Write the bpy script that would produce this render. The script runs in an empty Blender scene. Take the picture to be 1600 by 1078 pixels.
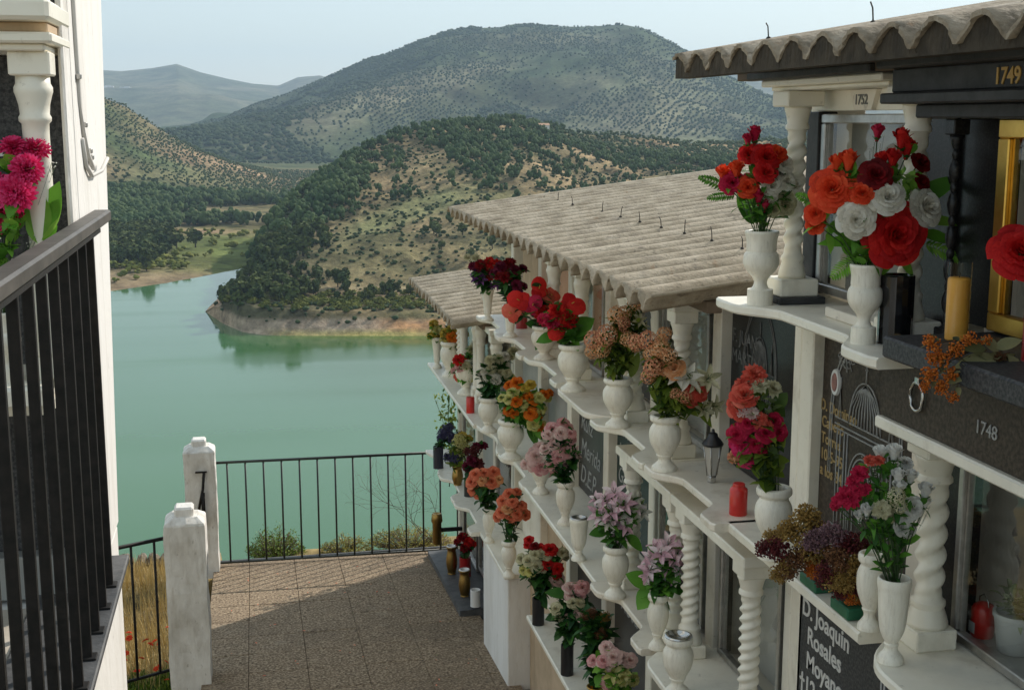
import bpy, math, random
import numpy as np
from mathutils import Vector, Matrix
random.seed(7)
PI = math.pi
scene = bpy.context.scene
COL = scene.collection

# ------------------------------------------------------------------ camera geometry
F = 2000.0
TH = math.radians(10.04)
PS = math.radians(11.5)
SUN_AZ, SUN_EL = math.radians(51), math.radians(33)

def ray(u, v):
    a = (u - 800) / F; b = (539 - v) / F
    fc = math.cos(TH) + b * math.sin(TH)
    return Vector((math.sin(PS) * fc + math.cos(PS) * a, math.cos(PS) * fc - math.sin(PS) * a,
                   -math.sin(TH) + b * math.cos(TH)))
def atX(u, v, x):
    q = ray(u, v); return q * (x / q.x)
def atY(u, v, y):
    q = ray(u, v); return q * (y / q.y)
def atT(u, v, t):
    return ray(u, v) * t
FWD = Vector((math.sin(PS) * math.cos(TH), math.cos(PS) * math.cos(TH), -math.sin(TH)))
RGT = Vector((math.cos(PS), -math.sin(PS), 0))
UPV = Vector((math.sin(PS) * math.sin(TH), math.cos(PS) * math.sin(TH), math.cos(TH)))
def depth(p): return p.dot(FWD)
def proj(p):
    t = p.dot(FWD); return 800 + F * p.dot(RGT) / t, 539 - F * p.dot(UPV) / t
def spot(u, x, z):
    """the point on the line X=x, Z=z seen at picture column u"""
    lo, hi = 1.5, 14.0
    for _ in range(50):
        m = (lo + hi) / 2
        if proj(Vector((x, m, z)))[0] > u: lo = m
        else: hi = m
    return Vector((x, lo, z))

cd = bpy.data.cameras.new('camera'); cam = bpy.data.objects.new('camera', cd); COL.objects.link(cam)
scene.camera = cam
cd.sensor_width = 36; cd.lens = 36 * F / 1600; cd.clip_start = 0.05; cd.clip_end = 60000
M = Matrix((RGT, UPV, -FWD)).transposed().to_4x4()
cam.matrix_world = M

# ------------------------------------------------------------------ tagging
def tag(o, label=None, cat=None, group=None, kind=None):
    if label: o['label'] = label
    if cat: o['category'] = cat
    if group: o['group'] = group
    if kind: o['kind'] = kind
    return o
def empty(name, loc, label, cat, group=None):
    o = bpy.data.objects.new(name, None); COL.objects.link(o); o.location = loc
    o.empty_display_size = 0.1
    return tag(o, label, cat, group)

# ------------------------------------------------------------------ mesh builder
class MB:
    def __init__(s): s.v = []; s.f = []; s.sm = []; s.mi = []
    def add(s, vs, fs, smooth=False, mi=0):
        n = len(s.v); s.v.extend([tuple(p) for p in vs])
        for f in fs:
            s.f.append(tuple(i + n for i in f)); s.sm.append(smooth); s.mi.append(mi)
    def box(s, x0, x1, y0, y1, z0, z1, b=0.0, mi=0):
        if x0 > x1: x0, x1 = x1, x0
        if y0 > y1: y0, y1 = y1, y0
        if z0 > z1: z0, z1 = z1, z0
        if b <= 0:
            vs = [(x, y, z) for x in (x0, x1) for y in (y0, y1) for z in (z0, z1)]
            s.add(vs, [(0, 1, 3, 2), (4, 6, 7, 5), (0, 4, 5, 1), (2, 3, 7, 6), (0, 2, 6, 4), (1, 5, 7, 3)], False, mi)
            return
        b = min(b, (x1 - x0) / 2.01, (y1 - y0) / 2.01, (z1 - z0) / 2.01)
        c = ((x0 + x1) / 2, (y0 + y1) / 2, (z0 + z1) / 2); h = ((x1 - x0) / 2, (y1 - y0) / 2, (z1 - z0) / 2)
        vs = []; idx = {}
        for sx in (-1, 1):
            for sy in (-1, 1):
                for sz in (-1, 1):
                    S = (sx, sy, sz)
                    for ax in range(3):
                        idx[(S, ax)] = len(vs)
                        vs.append(tuple(c[k] + S[k] * (h[k] if k == ax else h[k] - b) for k in range(3)))
        fs = []
        for ax in range(3):
            o = [k for k in range(3) if k != ax]
            for sg in (-1, 1):
                q = []
                for (p, r) in ((-1, -1), (1, -1), (1, 1), (-1, 1)):
                    S = [0, 0, 0]; S[ax] = sg; S[o[0]] = p; S[o[1]] = r; q.append(idx[(tuple(S), ax)])
                if (sg > 0) == (ax == 1): q.reverse()
                fs.append(tuple(q))
        for ax in range(3):       # edges parallel to ax
            o = [k for k in range(3) if k != ax]
            for p in (-1, 1):
                for r in (-1, 1):
                    A = [0, 0, 0]; A[o[0]] = p; A[o[1]] = r; B = list(A); A[ax] = -1; B[ax] = 1
                    A = tuple(A); B = tuple(B)
                    fs.append((idx[(A, o[0])], idx[(B, o[0])], idx[(B, o[1])], idx[(A, o[1])]))
        for sx in (-1, 1):
            for sy in (-1, 1):
                for sz in (-1, 1):
                    S = (sx, sy, sz); fs.append(tuple(idx[(S, k)] for k in range(3)))
        s.add(vs, fs, False, mi)
    def lathe(s, prof, c=(0, 0, 0), n=28, twist=None, smooth=True, mi=0):
        """prof: list of (r, z).  twist=(z0, z1, lobes, turns, amp): rope-like shaft between z0 and z1"""
        q = [prof[0]]                    # double the rings at sharp corners so that they stay crisp
        for i in range(1, len(prof) - 1):
            a = Vector((prof[i][0] - prof[i - 1][0], prof[i][1] - prof[i - 1][1])); b = Vector((prof[i + 1][0] - prof[i][0], prof[i + 1][1] - prof[i][1]))
            q.append(prof[i])
            if smooth and a.length > 1e-6 and b.length > 1e-6 and a.angle(b) > .75: q.append(prof[i])
        prof = q + [prof[-1]] if len(prof) > 1 else prof
        vs = []; m = len(prof)
        for (r, z) in prof:
            for i in range(n):
                a = 2 * PI * i / n; rr = r
                if twist and twist[0] < z < twist[1]:
                    e = min(1, (z - twist[0]) / .03, (twist[1] - z) / .03)
                    k = math.cos(twist[2] * a - 2 * PI * twist[3] * (z - twist[0]) / (twist[1] - twist[0]))
                    rr = r * (1 + twist[4] * e * k)
                vs.append((c[0] + rr * math.cos(a), c[1] + rr * math.sin(a), c[2] + z))
        fs = [(j * n + i, j * n + (i + 1) % n, (j + 1) * n + (i + 1) % n, (j + 1) * n + i) for j in range(m - 1) if prof[j] != prof[j + 1] for i in range(n)]
        if prof[0][0] > 1e-4: fs.append(tuple(range(n - 1, -1, -1)))
        if prof[-1][0] > 1e-4: fs.append(tuple((m - 1) * n + i for i in range(n)))
        s.add(vs, fs, smooth, mi)
    def tube(s, pts, r, n=6, mi=0, smooth=True, r1=None):
        pts = [Vector(p) for p in pts]; vs = []; m = len(pts)
        for j, p in enumerate(pts):
            d = (pts[min(j + 1, m - 1)] - pts[max(j - 1, 0)]).normalized()
            a = Vector((0, 0, 1)) if abs(d.z) < .9 else Vector((1, 0, 0))
            e = d.cross(a).normalized(); g = d.cross(e)
            rr = r if r1 is None else r + (r1 - r) * j / (m - 1)
            for i in range(n):
                t = 2 * PI * (i + .5) / n; vs.append(p + e * (rr * math.cos(t)) + g * (rr * math.sin(t)))
        fs = [(j * n + i, j * n + (i + 1) % n, (j + 1) * n + (i + 1) % n, (j + 1) * n + i) for j in range(m - 1) for i in range(n)]
        fs.append(tuple(range(n - 1, -1, -1))); fs.append(tuple((m - 1) * n + i for i in range(n)))
        s.add(vs, fs, smooth, mi)
    def mesh(s, name, mats, origin=(0, 0, 0)):
        me = bpy.data.meshes.new(name)
        o = origin
        me.from_pydata([(p[0] - o[0], p[1] - o[1], p[2] - o[2]) for p in s.v], [], s.f)
        if not isinstance(mats, (list, tuple)): mats = [mats]
        for m in mats: me.materials.append(m)
        me.polygons.foreach_set('use_smooth', s.sm); me.polygons.foreach_set('material_index', s.mi)
        me.update(); return me
    def build(s, name, mats, parent=None, origin=None):
        if origin is None:
            origin = tuple(root_of(parent).location) if parent else (0, 0, 0)
        o = bpy.data.objects.new(name, s.mesh(name, mats, origin)); COL.objects.link(o)
        if parent: o.parent = parent
        else: o.location = origin
        return o
def root_of(o):
    while o.parent: o = o.parent
    return o
def mesh_obj(name, me, parent=None, loc=(0, 0, 0)):
    o = bpy.data.objects.new(name, me); COL.objects.link(o); o.location = loc
    if parent: o.parent = parent
    return o

# ------------------------------------------------------------------ materials
MATS = {}
def new_mat(name):
    m = bpy.data.materials.new(name); m.use_nodes = True; MATS[name] = m
    nt = m.node_tree; return m, nt, nt.nodes['Principled BSDF'], nt.nodes, nt.links
def ramp(nd, stops):
    r = nd.new('ShaderNodeValToRGB'); e = r.color_ramp.elements
    while len(e) < len(stops): e.new(0.5)
    for i, (p, c) in enumerate(stops):
        e[i].position = p; e[i].color = (*c, 1) if len(c) == 3 else c
    return r
def surf(name, c1, c2=None, scale=8, rough=.6, metal=0, bump=0, bscale=60, detail=6, c3=None, pos=(.35, .5, .68), spec=.5, coat=0, vec='Object', rvar=0, stretch=None):
    m, nt, b, nd, ln = new_mat(name)
    b.inputs['Roughness'].default_value = rough; b.inputs['Metallic'].default_value = metal
    b.inputs['Specular IOR Level'].default_value = spec; b.inputs['Coat Weight'].default_value = coat
    tc = nd.new('ShaderNodeTexCoord'); src = tc.outputs[vec]
    if stretch:
        mp = nd.new('ShaderNodeMapping'); mp.inputs['Scale'].default_value = stretch; ln.new(src, mp.inputs[0]); src = mp.outputs[0]
    b.inputs['Base Color'].default_value = (*c1, 1)
    if c2:
        n = nd.new('ShaderNodeTexNoise'); n.inputs['Scale'].default_value = scale; n.inputs['Detail'].default_value = detail
        n.inputs['Roughness'].default_value = .62
        ln.new(src, n.inputs['Vector'])
        st = [(pos[0], c1), (pos[2], c2)] if c3 is None else [(pos[0], c1), (pos[1], c2), (pos[2], c3)]
        r = ramp(nd, st); ln.new(n.outputs['Fac'], r.inputs[0]); ln.new(r.outputs[0], b.inputs['Base Color'])
        if rvar:
            mr = nd.new('ShaderNodeMapRange'); mr.inputs['To Min'].default_value = rough - rvar; mr.inputs['To Max'].default_value = rough + rvar
            ln.new(n.outputs['Fac'], mr.inputs[0]); ln.new(mr.outputs[0], b.inputs['Roughness'])
    if bump:
        n2 = nd.new('ShaderNodeTexNoise'); n2.inputs['Scale'].default_value = bscale; n2.inputs['Detail'].default_value = 5
        ln.new(src, n2.inputs['Vector'])
        bp = nd.new('ShaderNodeBump'); bp.inputs['Strength'].default_value = bump; bp.inputs['Distance'].default_value = .01
        ln.new(n2.outputs['Fac'], bp.inputs['Height']); ln.new(bp.outputs[0], b.inputs['Normal'])
    return m
marble = surf('white_marble', (.77, .715, .59), (.89, .845, .725), 3, .38, pos=(.25, .5, .55), bump=.05, bscale=40, rvar=.08)
marble2 = surf('cream_marble', (.70, .63, .51), (.84, .775, .66), 5, .42, pos=(.25, .5, .6), bump=.05)
marble_grey = surf('grey_marble', (.26, .265, .25), (.44, .43, .40), 4, .35, pos=(.3, .5, .7))
stucco = surf('white_limewash', (.66, .63, .575), (.82, .80, .765), 2.2, .9, bump=.35, bscale=45, pos=(.25, .5, .5), stretch=(1, 1, .35))
stucco_pier = surf('limewash_pier', (.52, .49, .44), (.80, .78, .74), 5, .9, bump=.6, bscale=28, pos=(.3, .5, .55), stretch=(1, 1, .5))
tan_plaster = surf('tan_plaster', (.46, .34, .22), (.60, .45, .30), 6, .85, bump=.2, bscale=50)
salmon_plaster = surf('salmon_plaster', (.46, .27, .17), (.56, .34, .22), 6, .85, bump=.2, bscale=50)
granite_dk = surf('black_granite', (.008, .008, .009), (.05, .048, .045), 160, .3, pos=(.45, .5, .75), spec=.3)
granite_gr = surf('speckled_granite', (.025, .027, .03), (.105, .105, .105), 110, .5, pos=(.4, .5, .72), spec=.25)
granite_br = surf('brown_granite', (.034, .026, .019), (.105, .084, .062), 90, .5, pos=(.4, .5, .75), spec=.22)
granite_green = surf('green_granite', (.012, .03, .028), (.045, .075, .07), 90, .4, pos=(.4, .5, .75), spec=.25)
slate = surf('slate', (.028, .029, .03), (.06, .06, .062), 14, .55, bump=.15, spec=.3)
concrete_ledge = surf('dark_ledge', (.05, .052, .055), (.11, .11, .11), 12, .6, bump=.2, bscale=80)
chrome = surf('brushed_steel', (.55, .54, .52), rough=.25, metal=1)
steel_dull = surf('dull_aluminium', (.42, .41, .39), (.58, .56, .53), 30, .38, metal=1)
gold = surf('brass_frame', (.62, .38, .08), (.75, .48, .12), 20, .3, metal=1)
bronze = surf('bronze_vase', (.30, .18, .055), (.42, .27, .09), 9, .35, metal=1)
gold_paint = surf('gold_leaf_letters', (.55, .33, .08), rough=.5)
gold_dim = surf('worn_gold_letters', (.34, .24, .10), rough=.6)
letter_w = surf('white_letters', (.62, .61, .58), rough=.6)
letter_g = surf('grey_engraving', (.26, .265, .26), (.40, .40, .38), 30, .6)
letter_dim = surf('faint_engraving', (.12, .12, .115), (.2, .2, .19), 40, .6)
iron = surf('black_iron', (.010, .011, .010), (.022, .018, .016), 25, .65, spec=.25, bump=.15, bscale=90)
bar_paint = surf('glossy_black_bar_paint', (.009, .009, .0085), (.022, .019, .017), 25, .6, spec=.22)
iron_green = surf('dark_green_iron', (.012, .022, .018), (.028, .032, .026), 25, .45)
rail_paint = surf('worn_grey_handrail', (.055, .05, .044), (.12, .108, .095), 9, .5, spec=.3)
wood_brown = surf('brown_timber', (.10, .07, .045), (.17, .12, .08), 10, .8, stretch=(1, .1, 1))
red_plastic = surf('red_candle_plastic', (.55, .015, .012), (.66, .03, .02), 12, .3, coat=.3)
dkred = surf('dark_red_plastic', (.30, .008, .01), rough=.3, coat=.3)
black_vase = surf('black_ceramic', (.010, .010, .012), (.022, .022, .026), 20, .3)
black_gloss = surf('black_glass', (.008, .008, .009), rough=.12, coat=.6)
wax_orange = surf('orange_wax', (.80, .36, .05), (.86, .46, .08), 6, .45)
white_plastic = surf('white_plastic', (.62, .62, .60), rough=.45)
green_foam = surf('green_plastic', (.012, .10, .045), (.02, .14, .07), 20, .5)
cable_mat = surf('white_cable', (.60, .58, .54), rough=.6)
stone = surf('rubble_stone', (.14, .115, .09), (.30, .255, .2), 10, .9, bump=.6, bscale=20)
tile_floor = surf('pale_floor_tiles', (.42, .37, .30), (.56, .50, .42), 6, .7)
blue_ceramic = surf('dark_blue_ceramic', (.015, .017, .03), (.03, .03, .05), 10, .4)
porcelain = surf('white_porcelain', (.75, .74, .72), rough=.25)
photo_red = surf('portrait_tint', (.40, .16, .12), (.20, .09, .08), 30, .4)

def stain(m, layers):
    """stains, lichen and dirt with shapes of their own: (scale, low, high, colour, stretch, amount)"""
    nt = m.node_tree; nd = nt.nodes; ln = nt.links; b = nd['Principled BSDF']
    old = b.inputs['Base Color'].links[0].from_socket; tc = nd.new('ShaderNodeTexCoord')
    for (sc, lo, hi, c, st, am) in layers:
        mp = nd.new('ShaderNodeMapping'); mp.inputs['Scale'].default_value = st; ln.new(tc.outputs['Object'], mp.inputs[0])
        n = nd.new('ShaderNodeTexNoise'); n.inputs['Scale'].default_value = sc; n.inputs['Detail'].default_value = 6; n.inputs['Roughness'].default_value = .65; ln.new(mp.outputs[0], n.inputs[0])
        r = ramp(nd, [(lo, (0, 0, 0)), (hi, (1, 1, 1))]); ln.new(n.outputs['Fac'], r.inputs[0])
        mul = nd.new('ShaderNodeMath'); mul.operation = 'MULTIPLY'; mul.inputs[1].default_value = am; ln.new(r.outputs[0], mul.inputs[0])
        mx = nd.new('ShaderNodeMix'); mx.data_type = 'RGBA'; ln.new(mul.outputs[0], mx.inputs[0]); ln.new(old, mx.inputs[6]); mx.inputs[7].default_value = (*c, 1)
        old = mx.outputs[2]
    ln.new(old, b.inputs['Base Color'])
stain(marble, [(7, .56, .70, (.50, .44, .33), (1, 1, .6), .45), (34, .63, .70, (.30, .26, .20), (1, 1, 1), .35), (2.2, .52, .75, (.58, .545, .47), (2, 2, .35), .5)])
stain(marble2, [(7, .55, .70, (.46, .38, .27), (1, 1, .6), .5), (30, .62, .70, (.28, .23, .17), (1, 1, 1), .4)])
stain(stucco, [(3.5, .54, .72, (.48, .44, .37), (3, 3, .3), .45), (22, .63, .70, (.34, .30, .25), (1, 1, .5), .35)])
stain(stucco_pier, [(6, .53, .70, (.40, .36, .30), (2.5, 2.5, .35), .5), (30, .62, .69, (.25, .22, .18), (1, 1, .6), .5)])
stain(tan_plaster, [(5, .54, .7, (.30, .22, .15), (3, 3, .3), .5)])
def glassy(name, tint=(.75, .8, .78), refl=.25, ior=1.5):
    m, nt, b, nd, ln = new_mat(name)
    tr = nd.new('ShaderNodeBsdfTransparent'); tr.inputs[0].default_value = (*tint, 1)
    gl = nd.new('ShaderNodeBsdfGlossy'); gl.inputs['Roughness'].default_value = .03
    fr = nd.new('ShaderNodeFresnel'); fr.inputs[0].default_value = ior
    ma = nd.new('ShaderNodeMath'); ma.operation = 'ADD'; ma.inputs[1].default_value = refl; ma.use_clamp = True
    ge = nd.new('ShaderNodeNewGeometry'); bf = nd.new('ShaderNodeMath'); bf.operation = 'SUBTRACT'; bf.inputs[0].default_value = 1; ln.new(ge.outputs['Backfacing'], bf.inputs[1])
    fm = nd.new('ShaderNodeMath'); fm.operation = 'MULTIPLY'; ln.new(ma.outputs[0], fm.inputs[0]); ln.new(bf.outputs[0], fm.inputs[1])      # the mirror image comes off the outer face only
    ln.new(fr.outputs[0], ma.inputs[0])
    mx = nd.new('ShaderNodeMixShader'); ln.new(fm.outputs[0], mx.inputs[0]); ln.new(tr.outputs[0], mx.inputs[1]); ln.new(gl.outputs[0], mx.inputs[2])
    ln.new(mx.outputs[0], nd['Material Output'].inputs['Surface']); return m
pane_mat = glassy('niche_glass', (.95, .96, .95), .06, 1.4)
clear_glass = glassy('clear_glass', (.93, .94, .92), .0)

def petal_mat(name, c1, c2, scale=30, transl=.22, rough=.6):
    m, nt, b, nd, ln = new_mat(name)
    tc = nd.new('ShaderNodeTexCoord'); n = nd.new('ShaderNodeTexNoise'); n.inputs['Scale'].default_value = scale / 12.0; n.inputs['Detail'].default_value = 4
    ln.new(tc.outputs['Object'], n.inputs['Vector'])
    ge = nd.new('ShaderNodeNewGeometry'); mm = nd.new('ShaderNodeMath'); mm.operation = 'MULTIPLY_ADD'; mm.inputs[1].default_value = .55   # every petal or leaf its own tone
    ln.new(ge.outputs['Random Per Island'], mm.inputs[0]); m2 = nd.new('ShaderNodeMath'); m2.operation = 'MULTIPLY'; m2.inputs[1].default_value = .5; ln.new(n.outputs['Fac'], m2.inputs[0])
    n3 = nd.new('ShaderNodeTexNoise'); n3.inputs['Scale'].default_value = scale / 2.6; n3.inputs['Detail'].default_value = 5; n3.inputs['Roughness'].default_value = .7; ln.new(tc.outputs['Object'], n3.inputs['Vector'])
    m4 = nd.new('ShaderNodeMath'); m4.operation = 'MULTIPLY_ADD'; m4.inputs[1].default_value = .7; m4.inputs[2].default_value = -.35; ln.new(n3.outputs['Fac'], m4.inputs[0])
    m5 = nd.new('ShaderNodeMath'); m5.operation = 'ADD'; ln.new(m2.outputs[0], m5.inputs[0]); ln.new(m4.outputs[0], m5.inputs[1]); ln.new(m5.outputs[0], mm.inputs[2])
    bp = nd.new('ShaderNodeBump'); bp.inputs['Strength'].default_value = .35; bp.inputs['Distance'].default_value = .02; ln.new(n3.outputs['Fac'], bp.inputs['Height']); ln.new(bp.outputs[0], b.inputs['Normal'])
    r = ramp(nd, [(.10, tuple(q * .62 for q in c1)), (.38, c1), (.72, c2)]); ln.new(mm.outputs[0], r.inputs[0]); ln.new(r.outputs[0], b.inputs['Base Color'])
    b.inputs['Roughness'].default_value = rough; b.inputs['Specular IOR Level'].default_value = .3
    t = nd.new('ShaderNodeBsdfTranslucent'); ln.new(r.outputs[0], t.inputs[0])
    mx = nd.new('ShaderNodeMixShader'); mx.inputs[0].default_value = transl
    ln.new(b.outputs[0], mx.inputs[1]); ln.new(t.outputs[0], mx.inputs[2]); ln.new(mx.outputs[0], nd['Material Output'].inputs['Surface'])
    return m
PC = dict(
    red=((.58, .010, .012), (.80, .03, .022)), darkred=((.16, .003, .006), (.34, .008, .012)), orangered=((.80, .06, .015), (.90, .13, .04)),
    coral=((.72, .09, .055), (.82, .20, .13)), crimson=((.50, .008, .05), (.70, .03, .10)), magenta=((.80, .02, .14), (.92, .10, .30)),
    white=((.80, .76, .64), (.90, .87, .79)), cream=((.62, .58, .36), (.74, .70, .48)), snow=((.82, .81, .77), (.90, .89, .85)),
    pink=((.80, .38, .38), (.86, .62, .58)), palepink=((.80, .52, .48), (.86, .72, .64)), salmon=((.80, .20, .10), (.85, .32, .18)),
    peach=((.84, .38, .16), (.88, .58, .34)), yellow=((.62, .42, .05), (.75, .60, .15)), lemon=((.66, .62, .20), (.76, .72, .36)),
    orange=((.75, .16, .01), (.85, .28, .02)), lilac=((.76, .46, .54), (.90, .78, .79)), purple=((.12, .03, .18), (.34, .12, .40)),
    dustyrose=((.70, .25, .14), (.86, .50, .28)), ochre=((.34, .20, .05), (.46, .30, .09)), maroon=((.09, .012, .018), (.17, .03, .03)),
    rust=((.62, .15, .02), (.80, .26, .04)), brown=((.14, .06, .03), (.26, .12, .05)), mauve=((.16, .08, .10), (.26, .15, .16)),
    violetgrey=((.05, .05, .12), (.11, .10, .2)), burgundy=((.13, .006, .03), (.24, .02, .06)))
def pm(c):
    k = c + '_petals'
    if k not in MATS: petal_mat(k, *PC[c])
    return MATS[k]
def leafm(name, c1, c2, tr=.25):
    if name not in MATS: petal_mat(name, c1, c2, 14, tr, .5)
    return MATS[name]
LG = dict(  # each palette mixes two natural leaf tones
    dark=(leafm('dark_leaves', (.03, .11, .02), (.07, .20, .035)), leafm('deep_leaves', (.014, .06, .018), (.036, .12, .035))),
    mid=(leafm('green_leaves', (.07, .22, .025), (.15, .36, .045)), leafm('mid_leaves', (.035, .12, .02), (.08, .21, .035))),
    bright=(leafm('bright_leaves', (.15, .38, .04), (.30, .54, .08)), leafm('dark_lime_leaves', (.08, .24, .03), (.15, .36, .05))),
    olive=(leafm('olive_leaves', (.13, .20, .02), (.26, .33, .05)), leafm('olive_shade_leaves', (.05, .10, .014), (.11, .17, .028))),
    dull=(leafm('faded_leaves', (.19, .19, .08), (.34, .31, .16)), leafm('dull_leaves', (.09, .10, .045), (.17, .165, .08))),
    pale=(leafm('pale_leaves', (.30, .34, .16), (.46, .50, .30)), leafm('pale_green_leaves', (.16, .22, .07), (.26, .33, .13))),
    gold=(leafm('yellow_leaves', (.28, .24, .04), (.46, .40, .10)), leafm('yellow_shade_leaves', (.13, .14, .03), (.24, .22, .06))),
    teal=(leafm('teal_leaves', (.01, .07, .05), (.02, .12, .08)), leafm('mid_leaves', (.02, .06, .02), (.04, .1, .03))))
stem_mat = surf('green_stems', (.03, .07, .02), (.06, .11, .03), 20, .6)
stem_brown = surf('brown_stems', (.07, .045, .025), (.13, .09, .05), 20, .7)
filler_mat = surf('tiny_white_blossom', (.62, .62, .56), rough=.6)
SUN, SKY, EXPO, HAZE = 2.6, .12, 0.78, 0.85e-4
# ------------------------------------------------------------------ flowers (unit size, axis +Z, shared meshes)
FM = {}
def petal(mb, phi, tilt, L, W, cup, curl, r0=0.0, z0=0.0, n=4, m=4, ruff=0, mi=0, tip=.5):
    """one curved petal; tilt 0 = upright, 90 deg = flat"""
    vs = []; ct, st = math.cos(tilt), math.sin(tilt); cp, sp = math.cos(phi), math.sin(phi)
    for j in range(m + 1):
        t = j / m
        w = W * (math.sin(PI * min(1, .12 + t * .80)) ** tip)
        if j == m: w *= .55
        for i in range(n + 1):
            s = 2 * i / n - 1
            out = r0 + L * t * st + curl * t * t * t * ct - cup * s * s * w * ct
            up = z0 + L * t * ct - curl * t * t * t * st + cup * s * s * w * st
            if ruff: up += ruff * random.uniform(-1, 1) * t; out += ruff * random.uniform(-1, 1) * t
            sd = w * s
            vs.append((out * cp - sd * sp, out * sp + sd * cp, up))
    k = n + 1
    fs = [(j * k + i, j * k + i + 1, (j + 1) * k + i + 1, (j + 1) * k + i) for j in range(m) for i in range(n)]
    mb.add(vs, fs, True, mi)
def cup(mb, phi, ha, r0, r1, z0, z1, curl, n=7, m=6, ruff=0, mi=0):
    """a rose petal wrapped round the axis: part of a surface of revolution with a rolled rim"""
    vs = []
    for j in range(m + 1):
        t = j / m; w = ha * (.38 + .62 * math.sin(PI / 2 * min(1, t * 1.35)))
        if j == m: w *= .80
        for i in range(n + 1):
            s = 2 * i / n - 1; a = phi + w * s
            r = r0 + (r1 - r0) * t ** 1.35 + curl * t ** 5 * (1.15 - .5 * s * s) + .045 * s * t
            z = z0 + (z1 - z0) * t - curl * .85 * t ** 6 - .16 * abs(s) ** 2.6 * t * t * (z1 - z0)
            if ruff: r += ruff * random.uniform(-1, 1) * t; z += ruff * random.uniform(-1, 1) * t
            vs.append((r * math.cos(a), r * math.sin(a), z))
    k = n + 1
    mb.add(vs, [(j * k + i, j * k + i + 1, (j + 1) * k + i + 1, (j + 1) * k + i) for j in range(m) for i in range(n)], True, mi)
def rings(mb, R, ruff=.012):
    ph = 0
    for (n, ha, r0, r1, z0, z1, cu) in R:
        ph += .7
        for i in range(n): cup(mb, ph + 2 * PI * i / n + random.uniform(-.12, .12), ha, r0, r1, z0 + random.uniform(-.02, .02), z1 + random.uniform(-.03, .03), cu, 7, 6, ruff)
def sepals(mb, z=-.35, mi=1):
    for k in range(5): petal(mb, k * 1.257, 1.9, .45, .11, .1, .1, .03, z, 2, 2, 0, mi)
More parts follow.
